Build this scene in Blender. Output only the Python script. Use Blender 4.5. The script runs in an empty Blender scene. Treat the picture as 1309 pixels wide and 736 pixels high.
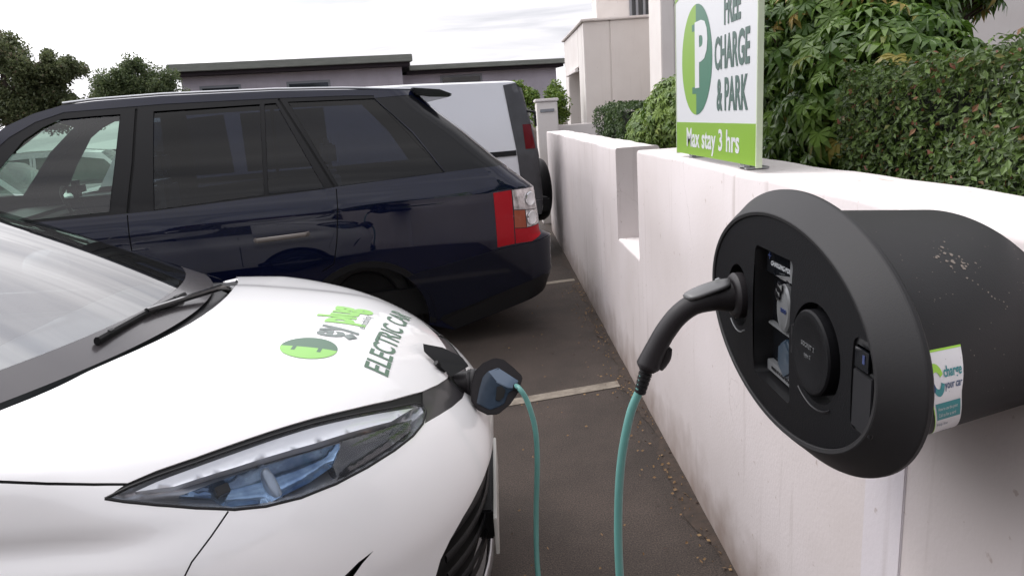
import bpy, bmesh, math, random
from mathutils import Vector, Matrix, geometry
random.seed(7)
R=math.radians
scn=bpy.context.scene
scn.cycles.transparent_max_bounces=40
COL=scn.collection

# ------------------------------------------------------------------ helpers
def tag(o,label=None,cat=None,group=None,kind=None):
    if label: o['label']=label
    if cat: o['category']=cat
    if group: o['group']=group
    if kind: o['kind']=kind
    return o
def empty(name,loc=(0,0,0),rz=0,label=None,cat=None,group=None):
    o=bpy.data.objects.new(name,None); COL.objects.link(o)
    o.location=loc; o.rotation_euler=(0,0,rz); o.empty_display_size=.1
    return tag(o,label,cat,group)
def link(name,me,mat=None,parent=None,smooth=True):
    if mat is not None:
        for m in (mat if isinstance(mat,(list,tuple)) else [mat]): me.materials.append(m)
    if smooth:
        for p in me.polygons: p.use_smooth=True
    o=bpy.data.objects.new(name,me); COL.objects.link(o)
    if parent: o.parent=parent
    return o
def pyobj(name,v,f,mat,parent=None,smooth=True,mi=None):
    me=bpy.data.meshes.new(name); me.from_pydata([tuple(p) for p in v],[],f); me.update()
    o=link(name,me,mat,parent,smooth)
    if mi: 
        for p,i in zip(me.polygons,mi): p.material_index=i
    return o
def sharp(o,deg=35):
    me=o.data; bm=bmesh.new(); bm.from_mesh(me)
    for e in bm.edges:
        if len(e.link_faces)==2 and e.calc_face_angle(0)>R(deg): e.smooth=False
    bm.to_mesh(me); bm.free(); return o
class MB:
    def __init__(s): s.v=[]; s.f=[]; s.m=[]
    def add(s,v,f,m=0):
        n=len(s.v); s.v+= [tuple(p) for p in v]; s.f+=[tuple(i+n for i in q) for q in f]; s.m+=[m]*len(f)
    def box(s,a,b,m=0,M=None):
        x0,y0,z0=a;x1,y1,z1=b
        v=[(x0,y0,z0),(x1,y0,z0),(x1,y1,z0),(x0,y1,z0),(x0,y0,z1),(x1,y0,z1),(x1,y1,z1),(x0,y1,z1)]
        if M is not None: v=[M@Vector(p) for p in v]
        s.add(v,[(0,3,2,1),(4,5,6,7),(0,1,5,4),(1,2,6,5),(2,3,7,6),(3,0,4,7)],m)
    def prism(s,poly,M,d,m=0):
        n=len(poly)
        v=[M@Vector((p[0],p[1],0)) for p in poly]+[M@Vector((p[0],p[1],d)) for p in poly]
        s.add(v,[tuple(range(n))[::-1],tuple(range(n,2*n))]+[(i,(i+1)%n,n+(i+1)%n,n+i) for i in range(n)],m)
    def tube(s,pts,rad,seg=14,m=0,cap=True,flat=None):
        """pts: list of Vectors, rad: number or list (or (rx,ry) tuples)"""
        pts=[Vector(p) for p in pts]; n=len(pts)
        if not isinstance(rad,(list,tuple)): rad=[rad]*n
        T=[(pts[min(i+1,n-1)]-pts[max(i-1,0)]).normalized() for i in range(n)]
        up=Vector(flat) if flat else (Vector((0,0,1)) if abs(T[0].z)<.9 else Vector((1,0,0)))
        a=(up-T[0]*up.dot(T[0])).normalized(); v=[]
        for i in range(n):
            a=(a-T[i]*a.dot(T[i])).normalized(); b=T[i].cross(a)
            r=rad[i]; rx,ry=(r if isinstance(r,(tuple,list)) else (r,r))
            for k in range(seg):
                t=2*math.pi*k/seg; v.append(pts[i]+b*math.cos(t)*rx+a*math.sin(t)*ry)
        f=[(i*seg+k,i*seg+(k+1)%seg,(i+1)*seg+(k+1)%seg,(i+1)*seg+k) for i in range(n-1) for k in range(seg)]
        if cap: f+= [tuple(range(seg))[::-1],tuple((n-1)*seg+k for k in range(seg))]
        s.add(v,f,m)
    def lathe(s,prof,M,seg=32,m=0,cap=True):
        """prof [(r,z)] about local z of M"""
        v=[];n=len(prof)
        for r,z in prof:
            for k in range(seg):
                t=2*math.pi*k/seg; v.append(M@Vector((r*math.cos(t),r*math.sin(t),z)))
        f=[(i*seg+k,i*seg+(k+1)%seg,(i+1)*seg+(k+1)%seg,(i+1)*seg+k) for i in range(n-1) for k in range(seg)]
        if cap: f+=[tuple(range(seg))[::-1],tuple((n-1)*seg+k for k in range(seg))]
        s.add(v,f,m)
    def build(s,name,mat,parent=None,smooth=False,bevel=0,bseg=2,sh=35):
        o=pyobj(name,s.v,s.f,mat,parent,smooth,s.m)
        if bevel:
            bm=bmesh.new(); bm.from_mesh(o.data)
            es=[e for e in bm.edges if len(e.link_faces)==2 and e.calc_face_angle(0)>R(30)]
            bmesh.ops.bevel(bm,geom=es,offset=bevel,segments=bseg,affect='EDGES',clamp_overlap=True)
            bm.to_mesh(o.data); bm.free()
            for p in o.data.polygons: p.use_smooth=True
        if smooth or bevel: sharp(o,sh)
        return o
def frame(o,z,x=None):
    z=Vector(z).normalized(); x=Vector(x) if x else (Vector((0,0,1)) if abs(z.z)<.9 else Vector((1,0,0)))
    x=(x-z*x.dot(z)).normalized(); y=z.cross(x)
    M=Matrix((x,y,z)).transposed().to_4x4(); M.translation=Vector(o); return M
def bez(pts,n=12):
    """Catmull-Rom through the points"""
    P=[Vector(p) for p in pts]; P=[P[0]*2-P[1]]+P+[P[-1]*2-P[-2]]; out=[]
    for i in range(1,len(P)-2):
        for k in range(n):
            t=k/n; a,b,c,d=P[i-1],P[i],P[i+1],P[i+2]
            out.append(.5*((2*b)+(c-a)*t+(2*a-5*b+4*c-d)*t*t+(3*b-a-3*c+d)*t**3))
    out.append(P[-2]); return out
def inpoly(x,y,P):
    c=False; j=len(P)-1
    for i in range(len(P)):
        xi,yi=P[i][0],P[i][1]; xj,yj=P[j][0],P[j][1]
        if (yi>y)!=(yj>y) and x<(xj-xi)*(y-yi)/(yj-yi)+xi: c=not c
        j=i
    return c
def densify(P,h,closed=True):
    out=[]; n=len(P)
    for i in range(n if closed else n-1):
        a=P[i]; b=P[(i+1)%n]; d=math.hypot(a[0]-b[0],a[1]-b[1]); k=max(1,int(math.ceil(d/h)))
        for q in range(k): out.append((a[0]+(b[0]-a[0])*q/k,a[1]+(b[1]-a[1])*q/k))
    if not closed: out.append(P[-1])
    return out
def cut_sheet(outer,regions,h,hx=None):
    """Triangulate the outer polygon with every region outline as an exact edge loop.
    regions: [(name, polygon)], the first that holds a triangle wins. Returns verts, {name:[tris]}"""
    hx=hx or h
    loops=[densify(outer,h)]+[densify(p,h) for _,p in regions]
    verts=[];edges=[]
    for L in loops:
        n0=len(verts); verts+=L; edges+=[(n0+i,n0+(i+1)%len(L)) for i in range(len(L))]
    cell={}
    for p in verts: cell.setdefault((int(p[0]//h),int(p[1]//h)),[]).append(p)
    def near(x,y):
        cx,cy=int(x//h),int(y//h)
        for i in (-1,0,1):
            for j in (-1,0,1):
                for p in cell.get((cx+i,cy+j),()):
                    if (p[0]-x)**2+(p[1]-y)**2<(h*.55)**2: return True
        return False
    x0=min(p[0] for p in outer);x1=max(p[0] for p in outer);y0=min(p[1] for p in outer);y1=max(p[1] for p in outer)
    ny=int((y1-y0)/(h*.87))+1; nx=int((x1-x0)/h)+1
    for j in range(ny+1):
        for i in range(nx+1):
            x=x0+(i+(.5 if j%2 else 0))*h; y=y0+j*h*.87
            if inpoly(x,y,outer) and not near(x,y): verts.append((x,y))
    r=geometry.delaunay_2d_cdt([Vector(v) for v in verts],edges,[],0,1e-6)
    vs=[(v[0],v[1]) for v in r[0]]; res={n:[] for n,_ in regions}; res['rest']=[]
    for t in r[2]:
        a,b,c=(vs[i] for i in t); x=(a[0]+b[0]+c[0])/3; y=(a[1]+b[1]+c[1])/3
        if not inpoly(x,y,outer): continue
        for n,p in regions:
            if inpoly(x,y,p): res[n].append(tuple(t)); break
        else: res['rest'].append(tuple(t))
    return vs,res
def sheet_obj(name,P3,tris,mat,parent,N3=None,flip=False):
    used=sorted({i for t in tris for i in t}); ix={k:i for i,k in enumerate(used)}
    f=[tuple(ix[i] for i in (t[::-1] if flip else t)) for t in tris]
    o=pyobj(name,[P3[i] for i in used],f,mat,parent,True)
    if N3: o.data.normals_split_custom_set_from_vertices([tuple(N3[i]) for i in used])
    return o

# ------------------------------------------------------------------ materials
MATS={}
def mat(name,col=(.5,.5,.5),rough=.5,metal=0,coat=0,coat_rough=.03,ior=1.5,spec=None,var=0,scale=8,bump=0,bscale=60,alpha=None,trans=0,emis=None,col2=None,detail=4,stretch=None,rvar=0):
    m=bpy.data.materials.new(name); m.use_nodes=True; nt=m.node_tree; N=nt.nodes; L=nt.links
    b=N['Principled BSDF']; b.inputs['Base Color'].default_value=(*col,1); b.inputs['Roughness'].default_value=rough
    b.inputs['Metallic'].default_value=metal; b.inputs['Coat Weight'].default_value=coat; b.inputs['Coat Roughness'].default_value=coat_rough
    b.inputs['IOR'].default_value=ior
    if spec is not None: b.inputs['Specular IOR Level'].default_value=spec
    if trans: b.inputs['Transmission Weight'].default_value=trans
    if emis: b.inputs['Emission Color'].default_value=(*emis,1); b.inputs['Emission Strength'].default_value=1
    tc=N.new('ShaderNodeTexCoord'); src=tc.outputs['Object']
    if stretch:
        mp=N.new('ShaderNodeMapping'); mp.inputs['Scale'].default_value=stretch; L.new(src,mp.inputs[0]); src=mp.outputs[0]
    if var or col2:
        n=N.new('ShaderNodeTexNoise'); n.inputs['Scale'].default_value=scale; n.inputs['Detail'].default_value=detail; n.inputs['Roughness'].default_value=.6
        L.new(src,n.inputs['Vector'])
        r=N.new('ShaderNodeValToRGB'); r.color_ramp.elements[0].position=.32; r.color_ramp.elements[1].position=.68
        c2=col2 or tuple(min(1,c*(1+var)) for c in col); c1=col if col2 else tuple(c*(1-var) for c in col)
        r.color_ramp.elements[0].color=(*c1,1); r.color_ramp.elements[1].color=(*c2,1)
        L.new(n.outputs['Fac'],r.inputs[0]); L.new(r.outputs[0],b.inputs['Base Color'])
        if rvar:
            mr=N.new('ShaderNodeMapRange'); mr.inputs['To Min'].default_value=rough-rvar; mr.inputs['To Max'].default_value=rough+rvar
            L.new(n.outputs['Fac'],mr.inputs['Value']); L.new(mr.outputs[0],b.inputs['Roughness'])
    if bump:
        n2=N.new('ShaderNodeTexNoise'); n2.inputs['Scale'].default_value=bscale; n2.inputs['Detail'].default_value=5
        L.new(tc.outputs['Object'],n2.inputs['Vector'])
        bp=N.new('ShaderNodeBump'); bp.inputs['Strength'].default_value=bump; bp.inputs['Distance'].default_value=.01
        L.new(n2.outputs['Fac'],bp.inputs['Height']); L.new(bp.outputs[0],b.inputs['Normal'])
    MATS[name]=m; return m
def glassmat(name,tint,ior=1.5,rough=.0):
    """thin tinted pane: transparent tint under a Fresnel reflection"""
    m=bpy.data.materials.new(name); m.use_nodes=True; N=m.node_tree.nodes; L=m.node_tree.links; N.clear()
    o=N.new('ShaderNodeOutputMaterial'); mx=N.new('ShaderNodeMixShader'); t=N.new('ShaderNodeBsdfTransparent'); g=N.new('ShaderNodeBsdfGlossy')
    fr=N.new('ShaderNodeFresnel'); fr.inputs[0].default_value=ior; t.inputs[0].default_value=(*tint,1); g.inputs['Roughness'].default_value=rough
    gm=N.new('ShaderNodeNewGeometry'); mt=N.new('ShaderNodeMath'); mt.operation='MULTIPLY_ADD'
    # same reflectance seen from either face of the pane
    mt.inputs[1].default_value=(1/ior-ior); mt.inputs[2].default_value=ior
    L.new(gm.outputs['Backfacing'],mt.inputs[0]); L.new(mt.outputs[0],fr.inputs[0])
    L.new(fr.outputs[0],mx.inputs[0]); L.new(t.outputs[0],mx.inputs[1]); L.new(g.outputs[0],mx.inputs[2]); L.new(mx.outputs[0],o.inputs[0])
    return m
M_white=mat('white_paint',(.80,.795,.80),.32,0,.9,.02,bump=0)
M_blackpl=mat('black_plastic',(.010,.010,.011),.42,spec=.22,var=.25,scale=30,bump=.15,bscale=500)
M_gloss=mat('gloss_black',(.008,.008,.009),.12,0,.6)
M_dark=mat('dark_void',(.004,.004,.004),.8)
M_rubber=mat('tyre_rubber',(.018,.018,.018),.75,var=.2,scale=20,bump=.3,bscale=90)
M_alloy=mat('alloy',(.45,.46,.48),.28,.9)
M_chrome=mat('chrome',(.75,.76,.78),.12,1)
M_navy=mat('navy_paint',(.0035,.0055,.020),.5,0,1,.02,spec=.0,var=.12,scale=3)
M_navytrim=mat('navy_bumper',(.0045,.006,.014),.5,0,.6,.06,spec=.05)
M_trim=mat('trim_black',(.010,.010,.011),.38,spec=.22)
M_plate=mat('plate_white',(.50,.49,.46),.35)
# ------------------------------------------------------------------ world, sun, camera
def make_world():
    w=bpy.data.worlds.new('World'); scn.world=w; w.use_nodes=True; N=w.node_tree.nodes; L=w.node_tree.links; N.clear()
    out=N.new('ShaderNodeOutputWorld'); bg=N.new('ShaderNodeBackground'); sky=N.new('ShaderNodeTexSky'); sky.sky_type='NISHITA'
    sky.sun_disc=False; sky.sun_elevation=R(50); sky.sun_rotation=R(SUN_ROT); sky.air_density=1; sky.dust_density=2
    bg.inputs['Strength'].default_value=.079
    tc=N.new('ShaderNodeTexCoord')
    # cloud deck: project the view direction on a plane overhead so the clouds flatten towards the horizon
    sep=N.new('ShaderNodeSeparateXYZ'); L.new(tc.outputs['Generated'],sep.inputs[0])
    ad=N.new('ShaderNodeMath'); ad.operation='ADD'; ad.inputs[1].default_value=.22; 
    ab=N.new('ShaderNodeMath'); ab.operation='ABSOLUTE'; L.new(sep.outputs[2],ab.inputs[0]); L.new(ab.outputs[0],ad.inputs[0])
    dx=N.new('ShaderNodeMath'); dx.operation='DIVIDE'; L.new(sep.outputs[0],dx.inputs[0]); L.new(ad.outputs[0],dx.inputs[1])
    dy=N.new('ShaderNodeMath'); dy.operation='DIVIDE'; L.new(sep.outputs[1],dy.inputs[0]); L.new(ad.outputs[0],dy.inputs[1])
    cb=N.new('ShaderNodeCombineXYZ'); L.new(dx.outputs[0],cb.inputs[0]); L.new(dy.outputs[0],cb.inputs[1])
    mp=N.new('ShaderNodeMapping'); mp.inputs['Scale'].default_value=(.8,2.6,1); mp.inputs['Rotation'].default_value=(0,0,R(28)); mp.inputs['Location'].default_value=(3.1,1.4,0)
    L.new(cb.outputs[0],mp.inputs[0])
    n=N.new('ShaderNodeTexNoise'); n.inputs['Scale'].default_value=1.25; n.inputs['Detail'].default_value=6; n.inputs['Roughness'].default_value=.55; n.inputs['Distortion'].default_value=.6
    L.new(mp.outputs[0],n.inputs['Vector'])
    cr=N.new('ShaderNodeValToRGB'); e=cr.color_ramp.elements
    e[0].position=.34; e[0].color=(11.2,11.1,11.8,1); e[1].position=.64; e[1].color=(17.5,17.2,17.6,1)
    k=cr.color_ramp.elements.new(.5); k.color=(13.2,13.0,13.5,1)
    L.new(n.outputs['Fac'],cr.inputs[0])
    # cover: mostly cloud, a little of the clear sky through the thin parts
    cv=N.new('ShaderNodeMapRange'); cv.inputs['From Min'].default_value=.25; cv.inputs['From Max'].default_value=.5; cv.inputs['To Min'].default_value=.75; cv.inputs['To Max'].default_value=1
    L.new(n.outputs['Fac'],cv.inputs['Value'])
    mx=N.new('ShaderNodeMix'); mx.data_type='RGBA'; L.new(cv.outputs[0],mx.inputs[0]); L.new(sky.outputs[0],mx.inputs[6]); L.new(cr.outputs[0],mx.inputs[7])
    # the cloud deck glows round the veiled sun
    az=R(SUN_ROT); el=R(50); dt=N.new('ShaderNodeVectorMath'); dt.operation='DOT_PRODUCT'; L.new(tc.outputs['Generated'],dt.inputs[0])
    dt.inputs[1].default_value=(math.sin(az)*math.cos(el),math.cos(az)*math.cos(el),math.sin(el))
    gl=N.new('ShaderNodeMapRange'); gl.interpolation_type='SMOOTHSTEP'; gl.inputs['From Min'].default_value=.45; gl.inputs['From Max'].default_value=1; gl.inputs['To Min'].default_value=1; gl.inputs['To Max'].default_value=3.0; L.new(dt.outputs['Value'],gl.inputs['Value'])
    sc=N.new('ShaderNodeVectorMath'); sc.operation='SCALE'; L.new(mx.outputs[2],sc.inputs[0]); L.new(gl.outputs[0],sc.inputs['Scale'])
    # thicker, bluer deck on the side away from the sun
    am=N.new('ShaderNodeMapRange'); am.interpolation_type='SMOOTHSTEP'; am.inputs['From Min'].default_value=-.75; am.inputs['From Max'].default_value=.45; L.new(dt.outputs['Value'],am.inputs['Value'])
    tn=N.new('ShaderNodeMix'); tn.data_type='RGBA'; tn.inputs[6].default_value=(.36,.41,.53,1); tn.inputs[7].default_value=(1,1,1,1); L.new(am.outputs[0],tn.inputs[0])
    ml=N.new('ShaderNodeVectorMath'); ml.operation='MULTIPLY'; L.new(sc.outputs[0],ml.inputs[0]); L.new(tn.outputs[2],ml.inputs[1])
    L.new(ml.outputs[0],bg.inputs[0]); L.new(bg.outputs[0],out.inputs[0])
SUN_ROT=-58
make_world()
sun=bpy.data.lights.new('sun','SUN'); sun.energy=.8; sun.angle=R(14); sun.color=(1,.965,.92)
so=bpy.data.objects.new('sun',sun); COL.objects.link(so)
az=R(SUN_ROT); el=R(50)
sd=Vector((math.sin(az)*math.cos(el),math.cos(az)*math.cos(el),math.sin(el)))
so.rotation_euler=sd.to_track_quat('Z','Y').to_euler(); so.location=(0,0,8)
cam=bpy.data.cameras.new('camera'); co=bpy.data.objects.new('camera',cam); COL.objects.link(co)
cam.sensor_width=36; cam.lens=36*900/1309; cam.clip_start=.02; cam.clip_end=600
co.matrix_world=Matrix(((0.997284,0.072689,-0.011838,0.000000),(-0.028612,0.234298,-0.971744,0.000000),(-0.067861,0.969444,0.235742,1.570000),(0,0,0,1))); scn.camera=co
vs_=scn.view_settings; vs_.view_transform='Standard'; vs_.look='None'; vs_.exposure=0; vs_.gamma=1
scn.render.engine='CYCLES'; scn.cycles.use_denoising=True
scn.render.resolution_x=1024; scn.render.resolution_y=575

# ------------------------------------------------------------------ skin of the white hatchback
# ---- implicit skin of the white hatchback, local coords: x forward (nose=0), y left, z up
def _lse(a,b,k):
    m=max(a,b); return m+k*math.log(math.exp((a-m)/k)+math.exp((b-m)/k))
def skin(x,y,z):
    ay=abs(y); X=-x
    # bonnet height along the centre line, lower towards the fenders
    Xc=min(X,1.35)
    hc=0.872+0.215*(1-math.exp(-Xc*2.0)) if X>0 else 0.872+0.43*(-X)*-1
    h=hc-(0.145-0.095*min(1,max(0,X)/.85))*(ay/.85)**2.4
    # raised centre panel of the bonnet
    h+=0.010/(1+math.exp((ay-(.30+.18*X))/.02))
    # front face in plan and its lean
    lean=0.26*max(0,z-.60)**2/.12+0.16*max(0,.42-z)**2/.08
    xf=-0.03-0.54*(ay/.885)**2.6-lean
    w=.885-0.45*max(0,z-.62)**2-0.25*max(0,.45-z)**2 + min(1,max(0,(X-.30)/.3))*(.011*math.exp(-((z-.765)/.045)**2)-.009*math.exp(-((z-.845)/.028)**2))
    fr=_lse(x-xf,(ay-w),.035)
    return _lse(z-h,fr,.022)
O=(-.95,0.,.45)
def grad(x,y,z,e=1e-3):
    g=(skin(x+e,y,z)-skin(x-e,y,z),skin(x,y+e,z)-skin(x,y-e,z),skin(x,y,z+e)-skin(x,y,z-e))
    l=math.sqrt(sum(c*c for c in g)) or 1
    return tuple(c/l for c in g)
AX=(math.cos(math.radians(45)),0,math.sin(math.radians(45)))
E2=(-AX[2],0,AX[0])      # q axis (up/back), p axis = y
def to_pq(P):
    d=[P[i]-O[i] for i in range(3)]; l=math.sqrt(sum(c*c for c in d)); d=[c/l for c in d]
    a=sum(d[i]*AX[i] for i in range(3)); p=d[1]; q=sum(d[i]*E2[i] for i in range(3))
    return (p/(1+a),q/(1+a))
def from_pq(p,q):
    s=p*p+q*q; a=(1-s)/(1+s); pp=2*p/(1+s); qq=2*q/(1+s)
    return (a*AX[0]+qq*E2[0], pp, a*AX[2]+qq*E2[2])
def surf(p,q,inset=0.):
    d=from_pq(p,q); lo,hi=0.05,2.2
    for _ in range(26):
        m=(lo+hi)/2
        if skin(O[0]+d[0]*m,O[1]+d[1]*m,O[2]+d[2]*m)<0: lo=m
        else: hi=m
    P=(O[0]+d[0]*lo,O[1]+d[1]*lo,O[2]+d[2]*lo)
    if inset:
        n=grad(*P); P=tuple(P[i]-n[i]*inset for i in range(3))
    return P

# ------------------------------------------------------------------ setting
def ground_mat():
    m=mat('asphalt',(.044,.037,.033),.85); N=m.node_tree.nodes; L=m.node_tree.links; b=N['Principled BSDF']
    tc=N.new('ShaderNodeTexCoord')
    def noise(s,d=4,r=.6):
        n=N.new('ShaderNodeTexNoise'); n.inputs['Scale'].default_value=s; n.inputs['Detail'].default_value=d; n.inputs['Roughness'].default_value=r; L.new(tc.outputs['Object'],n.inputs['Vector']); return n
    a=noise(2.2,5); g=noise(170,3,.8); v=N.new('ShaderNodeTexVoronoi'); v.inputs['Scale'].default_value=110; L.new(tc.outputs['Object'],v.inputs['Vector'])
    r1=N.new('ShaderNodeValToRGB'); r1.color_ramp.elements[0].position=.35; r1.color_ramp.elements[1].position=.68
    r1.color_ramp.elements[0].color=(.035,.027,.022,1); r1.color_ramp.elements[1].color=(.062,.048,.040,1); L.new(a.outputs[0],r1.inputs[0])
    r2=N.new('ShaderNodeValToRGB'); r2.color_ramp.elements[0].position=.4; r2.color_ramp.elements[1].position=.75
    r2.color_ramp.elements[0].color=(.42,.42,.42,1); r2.color_ramp.elements[1].color=(2.3,2.15,2.05,1); L.new(g.outputs[0],r2.inputs[0])
    mx=N.new('ShaderNodeMix'); mx.data_type='RGBA'; mx.blend_type='MULTIPLY'; mx.inputs[0].default_value=1; L.new(r1.outputs[0],mx.inputs[6]); L.new(r2.outputs[0],mx.inputs[7])
    # pale stone chips
    r3=N.new('ShaderNodeValToRGB'); r3.color_ramp.elements[0].position=.0; r3.color_ramp.elements[0].color=(1,1,1,1); r3.color_ramp.elements[1].position=.16; r3.color_ramp.elements[1].color=(0,0,0,1)
    L.new(v.outputs['Distance'],r3.inputs[0]); n4=noise(30,2); mm=N.new('ShaderNodeMath'); mm.operation='MULTIPLY'; L.new(r3.outputs[0],mm.inputs[0])
    mr=N.new('ShaderNodeMapRange'); mr.inputs['From Min'].default_value=.5; mr.inputs['From Max'].default_value=.7; L.new(n4.outputs[0],mr.inputs['Value']); L.new(mr.outputs[0],mm.inputs[1])
    m2=N.new('ShaderNodeMix'); m2.data_type='RGBA'; L.new(mm.outputs[0],m2.inputs[0]); L.new(mx.outputs[2],m2.inputs[6]); m2.inputs[7].default_value=(.20,.17,.15,1)
    L.new(m2.outputs[2],b.inputs['Base Color'])
    bp=N.new('ShaderNodeBump'); bp.inputs['Strength'].default_value=.55; bp.inputs['Distance'].default_value=.006; L.new(g.outputs[0],bp.inputs['Height']); L.new(bp.outputs[0],b.inputs['Normal'])
    return m
def render_mat(name,c1,c2,dirt=.35,splash=False,rust=False):
    """painted masonry render: faint blotches, vertical run marks, fine bump"""
    m=mat(name,c1,.75); N=m.node_tree.nodes; L=m.node_tree.links; b=N['Principled BSDF']; tc=N.new('ShaderNodeTexCoord')
    n=N.new('ShaderNodeTexNoise'); n.inputs['Scale'].default_value=1.7; n.inputs['Detail'].default_value=6; L.new(tc.outputs['Object'],n.inputs['Vector'])
    r=N.new('ShaderNodeValToRGB'); r.color_ramp.elements[0].position=.33; r.color_ramp.elements[1].position=.66; r.color_ramp.elements[0].color=(*c2,1); r.color_ramp.elements[1].color=(*c1,1); L.new(n.outputs[0],r.inputs[0])
    mp=N.new('ShaderNodeMapping'); mp.inputs['Scale'].default_value=(9,9,.55); L.new(tc.outputs['Object'],mp.inputs[0])
    s=N.new('ShaderNodeTexNoise'); s.inputs['Scale'].default_value=2.4; s.inputs['Detail'].default_value=5; L.new(mp.outputs[0],s.inputs['Vector'])
    mr=N.new('ShaderNodeMapRange'); mr.inputs['From Min'].default_value=.60; mr.inputs['From Max'].default_value=.78; mr.inputs['To Max'].default_value=dirt; L.new(s.outputs[0],mr.inputs['Value'])
    mx=N.new('ShaderNodeMix'); mx.data_type='RGBA'; L.new(mr.outputs[0],mx.inputs[0]); L.new(r.outputs[0],mx.inputs[6]); mx.inputs[7].default_value=(.27,.215,.19,1)
    # small dark flecks
    v=N.new('ShaderNodeTexNoise'); v.inputs['Scale'].default_value=38; v.inputs['Detail'].default_value=3; L.new(tc.outputs['Object'],v.inputs['Vector'])
    m4=N.new('ShaderNodeMapRange'); m4.inputs['From Min'].default_value=.70; m4.inputs['From Max'].default_value=.76; m4.inputs['To Max'].default_value=.5; L.new(v.outputs[0],m4.inputs['Value'])
    m5=N.new('ShaderNodeMix'); m5.data_type='RGBA'; L.new(m4.outputs[0],m5.inputs[0]); L.new(mx.outputs[2],m5.inputs[6]); m5.inputs[7].default_value=(.28,.20,.16,1)
    # splash dirt near the ground, uneven upper edge
    last=m5
    sp=N.new('ShaderNodeSeparateXYZ'); gp=N.new('ShaderNodeNewGeometry'); L.new(gp.outputs['Position'],sp.inputs[0])
    if splash:
        nz=N.new('ShaderNodeTexNoise'); nz.inputs['Scale'].default_value=7; nz.inputs['Detail'].default_value=6; L.new(tc.outputs['Object'],nz.inputs['Vector'])
        a1=N.new('ShaderNodeMath'); a1.operation='MULTIPLY_ADD'; a1.inputs[1].default_value=-.42; L.new(nz.outputs[0],a1.inputs[0]); L.new(sp.outputs[2],a1.inputs[2])
        m6=N.new('ShaderNodeMapRange'); m6.inputs['From Min'].default_value=-.24; m6.inputs['From Max'].default_value=.06; m6.inputs['To Min'].default_value=.75; m6.inputs['To Max'].default_value=0; L.new(a1.outputs[0],m6.inputs['Value'])
        m7=N.new('ShaderNodeMix'); m7.data_type='RGBA'; L.new(m6.outputs[0],m7.inputs[0]); L.new(last.outputs[2],m7.inputs[6]); m7.inputs[7].default_value=(.22,.155,.12,1); last=m7
        # hairline cracks
        cv=N.new('ShaderNodeTexVoronoi'); cv.feature='DISTANCE_TO_EDGE'; cv.inputs['Scale'].default_value=1.15; mpc=N.new('ShaderNodeMapping'); mpc.inputs['Scale'].default_value=(1,1,.8); 
        wn=N.new('ShaderNodeTexNoise'); wn.inputs['Scale'].default_value=5; wn.inputs['Detail'].default_value=5; L.new(tc.outputs['Object'],wn.inputs['Vector'])
        wa=N.new('ShaderNodeVectorMath'); wa.operation='MULTIPLY_ADD'; wa.inputs[1].default_value=(.35,.35,.35); L.new(wn.outputs['Color'],wa.inputs[0]); L.new(tc.outputs['Object'],wa.inputs[2]); L.new(wa.outputs[0],cv.inputs['Vector'])
        m8=N.new('ShaderNodeMapRange'); m8.inputs['From Min'].default_value=.0; m8.inputs['From Max'].default_value=.0035; m8.inputs['To Min'].default_value=.45; m8.inputs['To Max'].default_value=0; L.new(cv.outputs['Distance'],m8.inputs['Value'])
        m9=N.new('ShaderNodeMath'); m9.operation='MULTIPLY'; L.new(m8.outputs[0],m9.inputs[0]); mk=N.new('ShaderNodeMapRange'); mk.inputs['From Min'].default_value=.5; mk.inputs['From Max'].default_value=.6; L.new(n.outputs[0],mk.inputs['Value']); L.new(mk.outputs[0],m9.inputs[1])
        ma=N.new('ShaderNodeMix'); ma.data_type='RGBA'; L.new(m9.outputs[0],ma.inputs[0]); L.new(last.outputs[2],ma.inputs[6]); ma.inputs[7].default_value=(.25,.20,.18,1); last=ma
    if rust:
        mq=N.new('ShaderNodeMapping'); mq.inputs['Scale'].default_value=(16,2.6,2); L.new(tc.outputs['Object'],mq.inputs[0])
        nq=N.new('ShaderNodeTexNoise'); nq.inputs['Scale'].default_value=2.2; nq.inputs['Detail'].default_value=7; nq.inputs['Roughness'].default_value=.7; L.new(mq.outputs[0],nq.inputs['Vector'])
        mr2=N.new('ShaderNodeMapRange'); mr2.inputs['From Min'].default_value=.58; mr2.inputs['From Max'].default_value=.70; mr2.inputs['To Max'].default_value=.7; L.new(nq.outputs[0],mr2.inputs['Value'])
        mb_=N.new('ShaderNodeMix'); mb_.data_type='RGBA'; L.new(mr2.outputs[0],mb_.inputs[0]); L.new(last.outputs[2],mb_.inputs[6]); mb_.inputs[7].default_value=(.30,.19,.12,1); last=mb_
    L.new(last.outputs[2],b.inputs['Base Color'])
    bn=N.new('ShaderNodeTexNoise'); bn.inputs['Scale'].default_value=90; bn.inputs['Detail'].default_value=6; L.new(tc.outputs['Object'],bn.inputs['Vector'])
    bp=N.new('ShaderNodeBump'); bp.inputs['Strength'].default_value=.16; bp.inputs['Distance'].default_value=.004; L.new(bn.outputs[0],bp.inputs['Height']); L.new(bp.outputs[0],b.inputs['Normal'])
    return m
M_wall=render_mat('wall_render',(.645,.592,.590),(.565,.512,.50),.42,splash=True)
M_cap=render_mat('wall_cap_paint',(.78,.74,.73),(.70,.65,.62),.15)
M_toplit=render_mat('wall_top_skylit',(.78,.74,.73),(.68,.63,.60),.15,rust=True)  # wall's own paint lightened here for sky light on top; rust stains stay
M_bld=render_mat('building_render',(.76,.72,.69),(.71,.665,.635),.08)
# ground
o=pyobj('ground',[(-250,-250,0),(250,-250,0),(250,250,0),(-250,250,0)],[(0,1,2,3)],ground_mat(),None,False); tag(o,kind='structure')
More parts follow.
